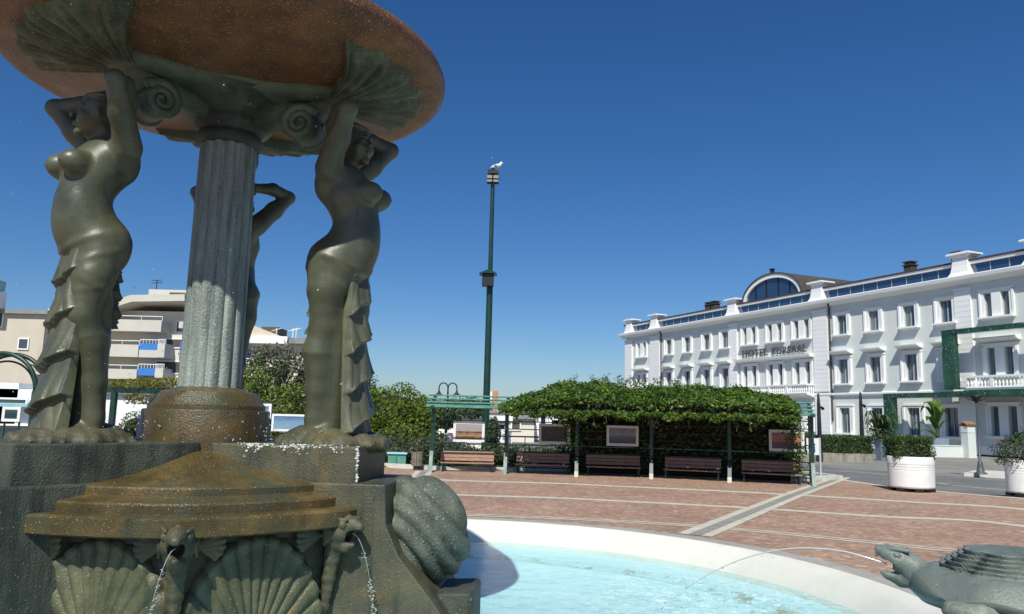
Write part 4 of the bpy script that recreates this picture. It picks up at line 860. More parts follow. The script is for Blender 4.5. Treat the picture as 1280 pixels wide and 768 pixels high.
for i, sh_, pc, lb in ((0, 0, 0, 'framed photo of an evening beach hanging in the open pergola bay'), (1, .35, 1, 'framed dark sea photo beside the climbing vine'), (2, .33, 2, 'framed grey harbour photo in front of the dark ivy'), (4, .50, 3, 'framed photo of a red sunset at the right end of the pergola')):
    mid = (PB[i]+PB[i+1])/2; d = (PB[i+1]-PB[i]).normalized(); n_ = Vector((-d.y, d.x, 0)); pos = mid+n_*1.22+d*sh_
    T = thing('framed_photo', lb, 'photo', (pos.x, pos.y, .94), math.atan2(d.y, d.x), 'photos hung in the pergola')
    b_ = MB(); fr(b_, -.52, .52, 0, .66, -.03, .03, .085); b_.build('frame', MT['frame'], T, bevel=.005); MB().box(-.435, .435, -.02, .015, .085, .575).build('print', PIC[pc], T)
    b_ = MB(); [b_.tube([(x, .02, .5), (x, .1, .5)], .012, 5) for x in (-.4, .4)]; b_.build('hook', MT['dark'], T)
# vine over the pergola
def pgpos(px):                       # pergola front line under photo column px
    xs = [537.6, 631, 720.3, 814, 912, 1018]; i = max(0, min(4, sum(px > x for x in xs)-1)); t = (px-xs[i])/(xs[i+1]-xs[i])
    return PB[i].lerp(PB[i+1], t), PN[i].lerp(PN[i+1], t).normalized()
TOPY = [(622, 507), (645, 498), (665, 490), (700, 481), (735, 478), (770, 484), (800, 487), (840, 485), (880, 485), (920, 487), (960, 492), (985, 498), (1004, 508)]
VP = []; VN = []; mat_pts = []; TRP = []; TRN = []
for px in np.arange(624, 1004, 4.0):
    ty = np.interp(px, [q[0] for q in TOPY], [q[1] for q in TOPY]); P, n_ = pgpos(px); C_ = P+n_*.95; zt = at(px, ty, C_.y).z; zb = 1.98+.03*math.sin(px*.3)
    thin = min(1, (px-615)/70); k = int(330*(.35+.65*thin))
    a = RNG.random(k); up_ = RNG.random(k)
    off = -1.05+3.15*a; crown = (zt-zb)*np.sin(np.clip(a*.93+.07, 0, 1)*PI)**.55*(1+.07*np.sin(off*7+px*.21)+.06*math.sin(px*.11))
    z = zb-.02+crown*(1-.5*up_**2.2)+RNG.normal(0, .025, k)
    q = np.array([[P.x+n_.x*o_+RNG.uniform(-.06, .06), P.y+n_.y*o_, z_] for o_, z_ in zip(off, z)]); VP.append(q)
    nn = np.stack([n_.x*(a-.45)*2, n_.y*(a-.45)*2, np.full(k, .8)], 1); VN.append(nn)
    # fringe hanging over the front edge
    k = int(64*thin); ln = .10+.16*abs(math.sin(px*.05)+.5*math.sin(px*.17)); q = np.array([[P.x+n_.x*o_+RNG.uniform(-.06, .06), P.y+n_.y*o_, zb+.05-ln*.8*u_] for o_, u_ in zip(RNG.uniform(-1.05, -.6, k), RNG.random(k))]).reshape(-1, 3); VP.append(q); VN.append(np.tile([-n_.x, -n_.y, .35], (len(q), 1)))
    if px > 640: mat_pts.append((P, n_, zb, zb+(zt-zb)*.72))
VI = thing('climbing_vine', 'dense green trumpet vine heaped over the pergola roof with a few orange blossoms', 'vine', (0, 0, 0))
leaves('foliage', L_['vine'], np.vstack(VP), np.vstack(VN), .105, VI)
A_ = np.vstack(VP); B_ = np.vstack(VN); sel = RNG.choice(len(A_), 900, replace=False); leaves('pale_leaves', L_['yellow'], A_[sel]+RNG.normal(0, .05, (900, 3))+[0, 0, .04], B_[sel], .10, VI)
b_ = MB()
for i in range(40):                                  # trailing shoots over the front edge
    P, n_ = pgpos(random.uniform(640, 1000)); s0 = P-n_*random.uniform(.7, 1.05)+Vector((0, 0, 2.02)); ln_ = random.uniform(.15, .5); b_.tube([s0, s0+Vector((random.gauss(0, .05), 0, -ln_*.5)), s0+Vector((random.gauss(0, .1), 0, -ln_))], .008, 4)
    for j in range(int(ln_*26)): t_ = random.random(); TRP.append(s0+Vector((random.gauss(0, .04), random.gauss(0, .04), -ln_*t_))); TRN.append((-n_.x, -n_.y, .3))
b_.build('trailing_shoot', MT['bark'], VI, kind='stuff'); leaves('trailing_leaves', L_['vine'], TRP, TRN, .085, VI)
b_ = MB(); vs = []; k = len(mat_pts)                 # solid dark core added to block light under the vine roof
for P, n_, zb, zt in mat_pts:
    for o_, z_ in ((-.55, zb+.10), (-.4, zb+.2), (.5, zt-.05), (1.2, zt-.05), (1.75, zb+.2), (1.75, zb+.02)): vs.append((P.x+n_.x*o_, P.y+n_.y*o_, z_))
b_.add(vs, [(i*6+j, i*6+(j+1) % 6, (i+1)*6+(j+1) % 6, (i+1)*6+j) for i in range(k-1) for j in range(6)]+[tuple(range(6)), tuple(range((k-1)*6, k*6))]); b_.build('vine_light_block', mat('dark vine core', (.012, .016, .006), (.03, .032, .014), 12, .9), VI)
# shoots sticking up
SP = []; SN = []; b_ = MB()
for i in range(26):
    px = random.choice([703, 712, 742, 748, 756, 780, 790, 800, 815, 830, 842, 850, 860])+random.uniform(-8, 8); P, n_ = pgpos(px); ty = np.interp(px, [q[0] for q in TOPY], [q[1] for q in TOPY]); q = P+n_*random.uniform(.7, 1.5); z_ = at(px, ty, q.y).z-.08
    h_ = random.uniform(.2, .48); e = Vector((random.uniform(-.2, .3), random.uniform(-.1, .1), h_)); b0 = Vector((q.x, q.y, z_)); b_.tube([b0, b0+e*.6, b0+e+Vector((.06, 0, -.03))], .008, 4)
    for j in range(26): SP.append(b0+e*random.uniform(.1, 1.05)+Vector((random.gauss(0, .06), random.gauss(0, .06), random.gauss(0, .03)))); SN.append((0, -.3, 1))
b_.build('shoot', MT['bark'], VI, kind='stuff'); leaves('shoot_leaves', L_['vine'], SP, SN, .09, VI)
b_ = MB()
for i in range(26):
    px = random.choice([688, 726, 729, 733, 661, 722, 758]) + random.gauss(0, 3); P, n_ = pgpos(px); q = P+n_*random.uniform(-.3, .2); b_.ball((q.x, q.y, random.uniform(2.14, 2.5)), random.uniform(.03, .05), 4, (1.2, 1, .8))
b_.build('blossom', MT['flower'], VI, kind='stuff')
# ivy on the back rails, denser to the right, and hanging growth at the two ends
IP = []; IN = []
for px in np.arange(698, 1006, 2.0):
    P, n_ = pgpos(px); k = 52; z = RNG.uniform(.25, 2.15, k); o_ = 1.36+RNG.uniform(-.12, .5, k); q = np.stack([P.x+n_.x*o_+RNG.uniform(-.05, .05, k), P.y+n_.y*o_, z], 1); IP.append(q); IN.append(np.tile([-n_.x, -n_.y, .4], (k, 1)))
leaves('ivy', L_['hedge'], np.vstack(IP), np.vstack(IN), .13, VI)
b_ = MB(); k = 0; vs = []  # solid dark sheet added behind the ivy to keep its depth dark
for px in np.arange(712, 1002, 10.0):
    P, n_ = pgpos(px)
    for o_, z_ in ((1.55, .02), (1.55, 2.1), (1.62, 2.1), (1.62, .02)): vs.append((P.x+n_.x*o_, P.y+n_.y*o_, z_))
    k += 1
b_.add(vs, [(i*4+j, i*4+(j+1) % 4, (i+1)*4+(j+1) % 4, (i+1)*4+j) for i in range(k-1) for j in range(4)]); b_.build('ivy_dark_backing', MT['soil'], VI)
HP = []; HN = []
for px0, px1, y0, y1, off, k in ((985, 1006, 516, 572, .3, 520), (700, 722, 515, 562, .55, 420), (660, 700, 512, 523, .2, 200), (994, 1012, 560, 596, .9, 240)):
    for i in range(k):
        px = random.gauss((px0+px1)/2, (px1-px0)/3.2); P, n_ = pgpos(px); q = P+n_*(off+random.gauss(0, .16)); py = random.uniform(y0, y1); z_ = at(px, py, q.y).z; HP.append((q.x, q.y, z_)); HN.append((-n_.x, -n_.y, .5))
leaves('hanging_growth', L_['vine'], HP, HN, .085, VI)
# ================================================================== PLANTERS, LAMPS, PLANTS ON THE HOTEL SIDE
def planter(px, pyb, pyt, rpx, label, kind):
    f = gz(px, pyb, 0); rd = Vector((f.x, f.y, 0)).normalized(); r = rpx*f.y/960*(rd.y if rd.y < .93 else 1); c_ = Vector((f.x, f.y, 0))+rd*r; h = at(px, pyt, f.y).z
    T = thing('round_planter', label, 'planter', c_, 0, 'white planters at the plaza edge')
    b = MB(); pr = [(.02, .10), (r*.93, .10), (r*.97, .14), (r*.985, h*.60), (r*.97, h*.61), (r*.985, h*.625), (r*.985, h*.685), (r*.97, h*.695), (r*.99, h*.71), (r*.99, h*.76), (r*.975, h*.77), (r, h*.785), (r, h*.97), (r*.98, h), (r*.88, h), (r*.87, h-.08), (.02, h-.08)]
    b.lathe(pr, 64); o = b.build('pot', MT['planter'], T, True); o.modifiers.new('e', 'EDGE_SPLIT').split_angle = math.radians(28)
    for a in (.5, 1.55, 2.6, 3.7, 4.6, 5.6): MB().box(-.13, .13, -.1, .1, 0.002, .10).build('foot', MT['dark'], T, loc=(r*.72*math.cos(a), r*.72*math.sin(a), 0))
    MB().lathe([(.01, h-.05), (r*.87, h-.05)], 24).build('soil', MT['soil'], T)
    return T, r, h, c_
T, r_, h_, c_ = planter(1140, 616, 571.5, 30.5, 'white round planter with a flat clipped box hedge', 0)
P, Nn = box_pts(-r_*.98, r_*.80, -r_*.72, r_*.72, h_-.06, h_+.56, 5200, .03); leaves('hedge', L_['box'], P, Nn, .06, T)
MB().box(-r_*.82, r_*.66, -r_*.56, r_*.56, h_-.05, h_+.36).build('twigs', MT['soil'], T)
T, r_, h_, c_ = planter(1288, 623, 576, 31, 'white round planter with an untrimmed bush, cut by the photo edge', 1)
P, Nn = shell_pts([(-.25, 0, h_+.2, .62, .6, .42), (.3, 0, h_+.3, .55, .5, .5), (-.05, -.1, h_+.45, .5, .45, .36)], 5200, .4, .2); leaves('bush', L_['hedge'], P, Nn, .065, T)
b_ = MB()
for i in range(14): a = random.uniform(0, 6.28); q = random.uniform(.1, .5); b_.tube([(q*.3*math.cos(a), q*.3*math.sin(a), h_-.06), (q*math.cos(a), q*math.sin(a), h_+.5)], .012, 4)
b_.build('stems', MT['bark'], T, kind='stuff')
# street lamp on the island
g = gz(1226, 593.5, 0); T = thing('street_lamp', 'slim grey street lamp with a dark round hood on the traffic island', 'street lamp', (g.x, g.y, .02)); zt = at(1218, 500, g.y).z
b_ = MB(); b_.lathe([(.24, 0), (.24, .04), (.15, .08), (.10, .34), (.085, .48), (.05, .50), (.042, zt*.6), (.035, zt-.02)], 16); b_.build('pole', mat('grey lamp paint', (.05, .055, .06), (.1, .105, .11), 3, .5), T, True)
b_ = MB(); b_.lathe([(.035, zt-.16), (.07, zt-.1), (.12, zt-.02), (.24, zt+.10), (.23, zt+.14), (.08, zt+.18), (.01, zt+.19)], 24); b_.build('hood', MT['dark'], T, True)
b_ = MB()
for s in (-1, 1): b_.tube([(0, 0, zt-.1), (s*.35, 0, zt+.02), (s*.5, 0, zt+.2), (s*.42, 0, zt+.27)], .02, 5)
b_.build('bracket', MT['dark'], T)
# slim dark masts with a spotlight in front of the hotel
for px, yt, Y, lb in ((1022.5, 494, 41, 'slim dark post with a small spotlight just beside the right end of the pergola'), (1075.5, 492, 43, 'slim dark post with a small spotlight in front of the palm pot')):
    q = at(px+2, 545, Y); zt = at(px, yt, Y).z; T = thing('spotlight_post', lb, 'lamp post', (q.x, Y, -.12), 0, 'dark spotlight posts')
    b_ = MB(); b_.lathe([(.13, 0), (.12, 1.2), (.09, zt-.4), (.06, zt+.12), (.005, zt+.25)], 10); b_.build('post', MT['dark'], T, True)
    b_ = MB(); b_.tube([(0, 0, zt-.55), (.16, -.02, zt-.55)], .03, 6); b_.tube([(.16, .1, zt-.5), (.18, -.1, zt-.6)], [.05, .09], 8); b_.build('spotlight', MT['dark'], T)
# low hedge in a concrete trough
q0, q1 = gz(1027, 577, -.12), gz(1093, 579, -.12); d = (q1-q0).normalized(); T = thing('hedge_trough', 'clipped hedge in a streaked concrete trough across the road', 'hedge', ((q0+q1)/2), math.atan2(d.y, d.x)); L = (q1-q0).length/2; ht = .46
b_ = MB(); b_.prism([(-.05, 0), (1.2, 0), (1.25, ht), (-.12, ht)], -L-1.5, L, lambda u, v, w_: (w_, u, v)); b_.build('trough', MT['potstone'], T)
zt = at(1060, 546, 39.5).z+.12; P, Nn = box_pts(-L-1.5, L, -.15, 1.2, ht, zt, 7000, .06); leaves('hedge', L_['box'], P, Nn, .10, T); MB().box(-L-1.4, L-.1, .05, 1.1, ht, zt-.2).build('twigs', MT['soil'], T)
q0, q1 = gz(1112, 577, -.12), gz(1165, 579, -.12); T = thing('hedge_trough', 'clipped hedge half hidden behind the first white planter', 'hedge', ((q0+q1)/2), math.atan2((q1-q0).y, (q1-q0).x)); L = (q1-q0).length/2
b_ = MB(); b_.box(-L, L*.55, 0, 1.1, 0, ht); b_.build('trough', MT['potstone'], T); P, Nn = box_pts(-L, L*.5, -.1, 1.1, ht, zt-.1, 3500, .06); leaves('hedge', L_['box'], P, Nn, .10, T)
def arch_leaf(b, base, az, ln, rise, wd, n=9, droop=1.0, split=False):
    d = Vector((math.cos(az), math.sin(az), 0)); s = Vector((-d.y, d.x, 0)); vs = []
    for i in range(n):
        t = i/(n-1); p_ = Vector(base)+d*ln*t*(1-.12*t)+Vector((0, 0, rise*math.sin(min(1, t*.9)*PI*.62)-droop*.5*t**3*rise)); w_ = wd*math.sin(PI*min(1, .12+t*.88))**.7*(1 if t < .99 else .1)
        vs += [p_-s*w_+Vector((0, 0, .25*w_)), p_, p_+s*w_+Vector((0, 0, .25*w_))]
    b.add(vs, [f for i in range(n-1) for f in ((i*3, i*3+1, i*3+4, i*3+3), (i*3+1, i*3+2, i*3+5, i*3+4))])
# palm in a tall blue-grey pot
q = gz(1103, 576, -.12); zt = at(1103, 548, q.y).z; T = thing('potted_palm', 'bushy palm in a tall tapered blue grey pot', 'potted plant', (q.x, q.y, -.12)); r_ = 9*q.y/960
b_ = MB(); b_.lathe([(.02, 0), (r_*.72, 0), (r_, zt+.1), (r_*.86, zt+.1), (r_*.8, zt), (.02, zt)], 4, ph=PI/4+.2); b_.build('pot', MT['pot'], T)
b_ = MB()
for i in range(46): a = random.uniform(0, 6.28); arch_leaf(b_, (random.gauss(0, .08), random.gauss(0, .08), zt+.1+random.uniform(0, .5)), a, random.uniform(.7, 1.4), random.uniform(.5, 1.6), .09, 7, 1.3)
b_.build('fronds', L_['palm'], T); P, Nn = shell_pts([(0, 0, zt+.35, .75, .7, .45)], 700, .5, .2); leaves('undergrowth', L_['grey'], P, Nn, .13, T)
# low white wall, banana plant in a dark box, tiled gate pillar
q0 = gz(1160, 571.5, -.12); q1 = at(1211, 560, 52.5); q1.z = -.12; d = (q1-q0).normalized(); L = (q1-q0).length; zt = at(1190, 557, q0.lerp(q1, .5).y).z+.12; T = thing('low_wall', 'low white wall in front of the hotel', 'wall', q0, math.atan2(d.y, d.x))
b_ = MB(); b_.box(-3, L, 0, .5, 0, zt*.93); b_.box(-3.03, L+.03, -.03, .53, zt*.93, zt); b_.build('wall', MT['white'], T)
q = q0.lerp(q1, .38)+Vector((.0, .9, 0)); zb = at(1177, 556, q.y).z; T = thing('banana_plant', 'tall banana plant with broad leaves in a dark trough', 'potted plant', (q.x, q.y, -.12))
b_ = MB(); b_.box(-.75, .75, -.3, .3, 0, zb+.55); b_.build('trough', MT['pot'], T)
b_ = MB(); b_.tube([(.15, 0, zb+.4), (.18, 0, zb+1.6), (.12, 0, zb+2.3)], [.13, .1, .05], 8); b_.build('stem', L_['palm'], T)
b_ = MB()
for az, ln, ri, h0_, wd_ in ((2.6, 1.3, 1.0, .7, .17), (3.3, 1.1, .5, .6, .16), (.3, .8, 1.2, 1.5, .18), (2.2, .9, 1.3, 1.5, .18), (2.9, .7, 1.2, 1.9, .16), (.9, .5, 1.3, 2.0, .15), (3.6, .9, 1.0, 1.1, .16), (-.2, .7, .9, .9, .15), (1.6, .5, 1.4, 1.8, .16), (4.6, .6, 1.2, 1.6, .16)): arch_leaf(b_, (.14, 0, zb+h0_), az, ln*1.35, ri*1.15, wd_*1.75, 9, 1.0)
b_.build('leaf', L_['vine'], T)
q = at(1214.5, 560, 52.0); q.z = -.12; zt = at(1214, 533, q.y).z+.12; w_ = 5.6*q.y/960; T = thing('gate_pillar', 'square white gate pillar capped with terracotta tiles', 'pillar', (q.x, q.y+w_, -.12), .2)
b_ = MB(); b_.box(-w_, w_, -w_, w_, 0, zt); b_.box(-w_*1.06, w_*1.06, -w_*1.06, w_*1.06, zt*.80, zt*.83); b_.build('pillar', MT['white'], T)
b_ = MB(); [b_.tube([(x*w_*.5, -w_*1.3, zt+.06), (x*w_*.5, 0, zt+.26), (x*w_*.5, w_*1.3, zt+.06)], w_*.27, 8) for x in (-2, -1, 0, 1, 2)]; b_.build('tiled_cap', MT['gold'], T)
# sign and its post beside the pergola
q = gz(1026, 600, 0); T = thing('notice_sign', 'small white notice board with a blue symbol on a pale post', 'sign', (q.x, q.y, 0), .1); z0, z1 = at(1020, 569, q.y).z, at(1020, 548, q.y).z
b_ = MB(); b_.box(-.025, .025, -.025, .025, 0, z1+.02); b_.build('post', mat('pale grey post', (.42, .45, .45), (.52, .54, .54), 3, .6), T)
b_ = MB(); b_.box(-.46, -.03, -.015, .01, z0, z1); b_.build('board', MT['frame'], T, bevel=.004); b_ = MB(); b_.ball((-.22, -.017, (z0+z1)/2+.06), .06, 6, (1, .1, 1)); b_.box(-.27, -.17, -.021, -.0155, z0+.08, (z0+z1)/2); b_.build('symbol', mat('blue print', (.03, .08, .3), rough=.5), T)
# ================================================================== MAST, GULL, TWIN LAMP
Y = 33.0; q = at(607.5, 520, Y); zt = at(618, 214, Y).z; T = thing('light_mast', 'very tall green floodlight mast rising behind the pergola', 'light mast', (q.x, Y, -.05))
b_ = MB(); b_.lathe([(.17, 0), (.15, 2), (.135, at(611, 360, Y).z), (.10, at(614, 340, Y).z), (.085, zt+.1)], 16); b_.build('pole', MT['greenmetal'], T, True)
b_ = MB(); b_.box(-.24, .24, -.22, .22, zt-.12, zt-.02); b_.box(-.26, .26, -.03, .03, zt-.55, zt-.48); b_.tube([(-.24, 0, zt+.08), (.26, 0, zt+.02)], .05, 6); b_.tube([(0, 0, zt-.6), (0, 0, zt+.2)], .06, 6); b_.build('head_frame', MT['dark'], T)
for i, (x, z, ry) in enumerate(((-.14, .28, 0), (.14, .28, 0), (-.14, .44, 0), (.14, .44, 0))):
    b_ = MB(); z_ = zt-z; b_.prism([(-.26, z_-.09), (-.18, z_-.11), (.05, z_-.07), (.05, z_+.07), (-.2, z_+.08)], x-.12, x+.12, lambda u, v, w_: (w_, u, v)); b_.build('floodlight', MT['dark'], T, bevel=.01)
zb0, zb1 = at(611, 358, Y).z, at(611, 343, Y).z
b_ = MB(); b_.box(-.33, .17, -.42, -.05, zb0, zb1); F_ = b_.build('speaker_box', MT['dark'], T, bevel=.01)
b_ = MB(); b_.add([(-.46, -.55, zb1), (.30, -.55, zb1), (.30, .2, zb1), (-.46, .2, zb1), (-.1, -.25, zb1+.22), (.02, -.25, zb1+.22), (.02, .0, zb1+.22), (-.1, .0, zb1+.22)], [(0, 1, 2, 3), (0, 1, 5, 4), (1, 2, 6, 5), (2, 3, 7, 6), (3, 0, 4, 7), (4, 5, 6, 7)]); b_.build('box_roof', MT['greenmetal'], F_)
T = thing('gull', 'white gull perched on top of the floodlight mast', 'gull', (q.x+.17, Y, zt+.13), .5)
sd = SDF((-.4, -.16, -.12), (.4, .16, .36), .014); sd.chain([(-.2, 0, .02), (0, 0, .09), (.14, 0, .17)], [.05, .095, .075], .04); sd.chain([(.14, 0, .19), (.20, 0, .27)], [.055, .055], .03); sd.ell((.215, 0, .285), (.062, .05, .052), .02); sd.chain([(-.2, 0, .02), (-.33, 0, -.02)], [.035, .015], .02); sd.build('body', MT['white_gull'], T)
b_ = MB()
for s in (-1, 1): b_.ball((-.06, s*.075, .09), .09, 6, (1.9, .35, .6))
b_.build('wing', MT['greyf'], T, True); b_ = MB(); b_.tube([(.26, 0, .285), (.35, 0, .27)], [.02, .006], 6); b_.build('beak', MT['beak'], T)
for s in (-1, 1): MB().tube([(.02, s*.03, .03), (.02, s*.03, -.1)], .01, 5).build('leg', MT['beak'], T)
Y = 44.0; q = at(559.5, 500, Y); k = Y/960; T = thing('twin_lamp', 'dark lamp post with two swan neck arms and bell shades behind the pergola', 'street lamp', (q.x, Y, -.1)); zt = at(559.5, 487.5, Y).z
b_ = MB(); b_.lathe([(.12, 0), (.07, .8), (.05, zt)], 8); b_.build('pole', MT['dark'], T)
for s in (-1, 1):
    pts = [(0, 0, zt-.1)]+[(s*k*(5.6-5.4*math.cos(a)), 0, zt+k*(5.0+5.6*math.sin(a))) for a in [PI*i/12 for i in range(13)]]+[(s*k*11.2, 0, zt+k*1.0)]
    b_ = MB(); b_.tube(pts, .035, 6); A_ = b_.build('arm', MT['dark'], T, True); b_ = MB(); x = s*k*11.0; c0 = zt; b_.lathe([(.03, c0+k*2), (.07, c0-k*.5), (.12, c0-k*2.6), (.3, c0-k*4.2), (.31, c0-k*4.7), (.28, c0-k*4.5), (.05, c0-k*2)], 12, (x, 0)); b_.build('shade', MT['dark'], A_)
# ================================================================== BIN, BOXES, HEDGES BEHIND THE PERGOLA
q = gz(520, 588, 0); T = thing('litter_bin', 'litter bin of grey wooden slats on a green foot', 'litter bin', (q.x, q.y+.2, 0)); k = q.y/960; z0, z1 = at(520, 584, q.y).z, at(520, 565.5, q.y).z
b_ = MB(); b_.lathe([(.01, 0), (4.6*k, 0), (4.6*k, z0+.05), (.01, z0+.05)], 16); b_.build('foot', MT['greenmetal'], T)
b_ = MB(); b_.lathe([(.01, z0+.06), (6.0*k, z0+.06), (6.0*k, z1-.03), (.01, z1-.05)], 16); b_.build('liner', MT['dark'], T)
for i in range(14): a = 2*PI*i/14; o = MB().box(-.035, .035, -.012, .012, z0+.03, z1).build('slat', MT['binwood'], T); o.location = (6.5*k*math.cos(a), 6.5*k*math.sin(a), 0); o.rotation_euler = (0, 0, a+PI/2)
def utility(x0, x1, yt, yb, Y, lb):
    a = at(x0, yb, Y); c = at(x1, yb, Y); zt = at((x0+x1)/2, yt, Y).z; w_ = (c.x-a.x)/2; T = thing('utility_box', lb, 'utility box', ((a.x+c.x)/2, Y+.25, 0)); zt -= 0
    b = MB(); b.box(-w_, w_, -.25, .25, -.1, zt-.05); b.build('cabinet', MT['teal'], T, bevel=.01); b = MB(); b.prism([(-.30, zt-.05), (.30, zt-.05), (.28, zt), (-.28, zt+.01)], -w_-.04, w_+.04, lambda u, v, s: (s, u, v)); b.build('lid', MT['tealroof'], T); MB().box(-.01, .01, -.256, -.2505, .0, zt-.1).build('door_seam', MT['dark'], T)
utility(484.5, 507, 566, 582, 27.5, 'turquoise utility box beside the litter bin'); utility(709, 721.5, 566.5, 592, 26.2, 'turquoise utility box between the second and third benches')
def blob(px, py, Y, rx, ry, rd): p_ = at(px, py, Y); k = Y/960; return (p_.x, p_.y, p_.z, rx*k, rd, ry*k)
def shrub(name, lb, cat, bl, n, lm, size, group=None, depth=.3, lump=.13, zmin=-.1, core=True, trunk=None):
    T = thing(name, lb, cat, (bl[0][0], bl[0][1], -.1), 0, group); B0 = [(b[0]-bl[0][0], b[1]-bl[0][1], b[2]+.1)+tuple(b[3:]) for b in bl]
    P, Nn = shell_pts(B0, n, depth, lump, zmin+.1); leaves('foliage', L_[lm], P, Nn, size, T)
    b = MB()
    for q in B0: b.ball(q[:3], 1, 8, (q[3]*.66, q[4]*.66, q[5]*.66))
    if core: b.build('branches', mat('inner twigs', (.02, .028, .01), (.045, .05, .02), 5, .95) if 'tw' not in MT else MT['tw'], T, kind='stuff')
    if trunk:
        b = MB(); z_ = B0[0][2]; b.tube([(0, 0, 0), (.05, .02, z_*.5), (.0, 0, z_)], [trunk, trunk*.8, trunk*.4], 8)
        for i in range(6): a = random.uniform(0, 6.28); b.tube([(0, 0, z_*.55), (B0[0][3]*.6*math.cos(a), B0[0][4]*.6*math.sin(a), z_+B0[0][5]*.4)], [trunk*.5, trunk*.15], 5)
        b.build('trunk', MT['bark'], T)
    return T
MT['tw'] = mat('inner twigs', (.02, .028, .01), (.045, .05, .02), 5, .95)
shrub('shrub', 'big rounded bright green shrub left of the pergola', 'shrub', [blob(495, 520, 33, 48, 37, 1.6), blob(462, 512, 33.5, 34, 28, 1.3), blob(528, 525, 32.5, 20, 27, 1.0), blob(505, 545, 32, 50, 25, 1.3)], 15000, 'bright', .13, depth=.35)
shrub('hedge', 'low dull green hedge in front of the bright shrub', 'hedge', [blob(485, 566, 28.6, 34, 20, .7), blob(525, 566, 28.3, 26, 21, .7), blob(546, 566, 28.3, 14, 18, .6)], 6500, 'grey', .09)
shrub('hedge', 'low hedge behind the two left benches of the pergola', 'hedge', [blob(572, 569, 28.4, 34, 15, .6), blob(632, 570, 28.4, 38, 15, .6), blob(690, 572, 28.2, 30, 15, .6)], 6500, 'hedge', .09)
shrub('flowering_bush', 'bush with a few red flowers beside the mast', 'bush', [blob(617, 545, 31, 9, 22, .5)], 1400, 'hedge', .10)
shrub('shrub', 'dark green bush just behind the open pergola bay', 'shrub', [blob(556, 520, 36, 22, 18, 1), blob(590, 513, 40, 18, 10, 1)], 3000, 'hedge', .14)
shrub('hedge', 'yellow green hedge seen between the column and the right statue', 'hedge', [blob(318, 500, 31, 26, 42, 1.3), blob(365, 515, 30.5, 32, 38, 1.2), blob(340, 520, 30, 40, 28, 1.0), blob(402, 510, 31, 26, 34, 1.2), blob(432, 520, 32, 30, 30, 1.2), blob(300, 490, 31, 18, 30, 1.2)], 13000, 'bright', .12, depth=.35)
shrub('oleander', 'dark loose tree with pale blossom behind the yellow green hedge', 'tree', [blob(350, 462, 42, 34, 30, 1.5), blob(330, 452, 42, 22, 20, 1.2), blob(375, 470, 42, 24, 26, 1.2)], 5000, 'grey', .19, depth=.8, lump=.25, core=False, trunk=.14)
shrub('tree', 'pale olive tree top behind the bright shrub', 'tree', [blob(455, 478, 46, 16, 16, 1.0), blob(440, 485, 46, 14, 14, .8)], 1400, 'grey', .16, depth=.8, lump=.3, core=False, trunk=.12)
# ================================================================== LEFT SIDE: second pergola, arch, panels
Y = 27.0; T = thing('left_pergola', 'second green pergola behind the left statue, topped with yellowing vine', 'pergola', (0, Y, 0)); a = at(124, 487, Y); c = at(262, 490, Y)
b_ = MB(); b_.box(a.x, c.x, -.09, .09, at(170, 492, Y).z, at(170, 484.5, Y).z); b_.build('beam', MT['greenmetal'], T)
b_ = MB(); b_.prism([(at(112, 0, Y).x-.0, at(120, 479, Y).z), (at(155, 0, Y).x+.35, at(150, 469, Y).z), (at(155, 0, Y).x+.3, at(150, 471, Y).z), (at(140, 0, Y).x, at(140, 484, Y).z), (at(112, 0, Y).x, at(120, 484, Y).z)], -.12, .12, lambda u, v, w_: (u, w_, v)); b_.build('eave_bracket', MT['dark'], T)
for px in (140.5, 258): x = at(px, 520, Y).x; MB().box(x-.085, x+.085, -.085, .085, -.1, at(px, 491, Y).z).build('post', MT['greenmetal'], T)
shrub('climbing_vine', 'yellow green vine on top of the second pergola behind the left statue', 'vine', [blob(170, 481, 27.4, 30, 7, .9), blob(215, 480, 27.4, 34, 8, .9), blob(190, 499, 28, 34, 8, .6), blob(222, 505, 28, 20, 14, .5)], 4200, 'yellow', .09, core=False, zmin=.5)
shrub('shrub', 'rounded green shrub under the second pergola', 'shrub', [blob(168, 536, 30, 17, 20, .7), blob(200, 540, 30, 20, 18, .7)], 2600, 'box', .09)
q = at(176, 550, 25); T = thing('waste_bin', 'narrow navy blue waste bin beside the column base', 'bin', (q.x, 25, 0)); zt = at(176, 519, 25).z
b_ = MB(); b_.box(-.11, .11, -.12, .12, -.1, zt-.12); b_.build('bin', MT['binblue'], T, bevel=.01); b_ = MB(); b_.prism([(-.14, zt-.12), (.14, zt-.12), (.1, zt), (-.06, zt)], -.13, .13, lambda u, v, w_: (w_, u, v)); b_.build('lid', MT['binblue'], T)
Y = 30.0; c_ = at(6, 488, Y); T = thing('garden_arch', 'round green metal arch behind the left statue', 'arch', (c_.x, Y, 0)); R_ = 45*Y/960; zc = c_.z
for off, rad in ((-.35, R_), (.35, R_), (0, R_*.80)):
    b_ = MB(); b_.tube([(rad*math.cos(PI*i/28), off, zc+rad*math.sin(PI*i/28)) for i in range(29)], .085 if rad == R_ else .04, 8); b_.tube([(rad, off, -.1), (rad, off, zc)], .07, 8); b_.tube([(-rad, off, -.1), (-rad, off, zc)], .07, 8); b_.build('hoop', MT['greenmetal'], T, True)
for i in range(1, 28, 3): a = PI*i/28; MB().tube([(R_*math.cos(a), -.35, zc+R_*math.sin(a)), (R_*math.cos(a), .35, zc+R_*math.sin(a))], .03, 5).build('rung', MT['greenmetal'], T)
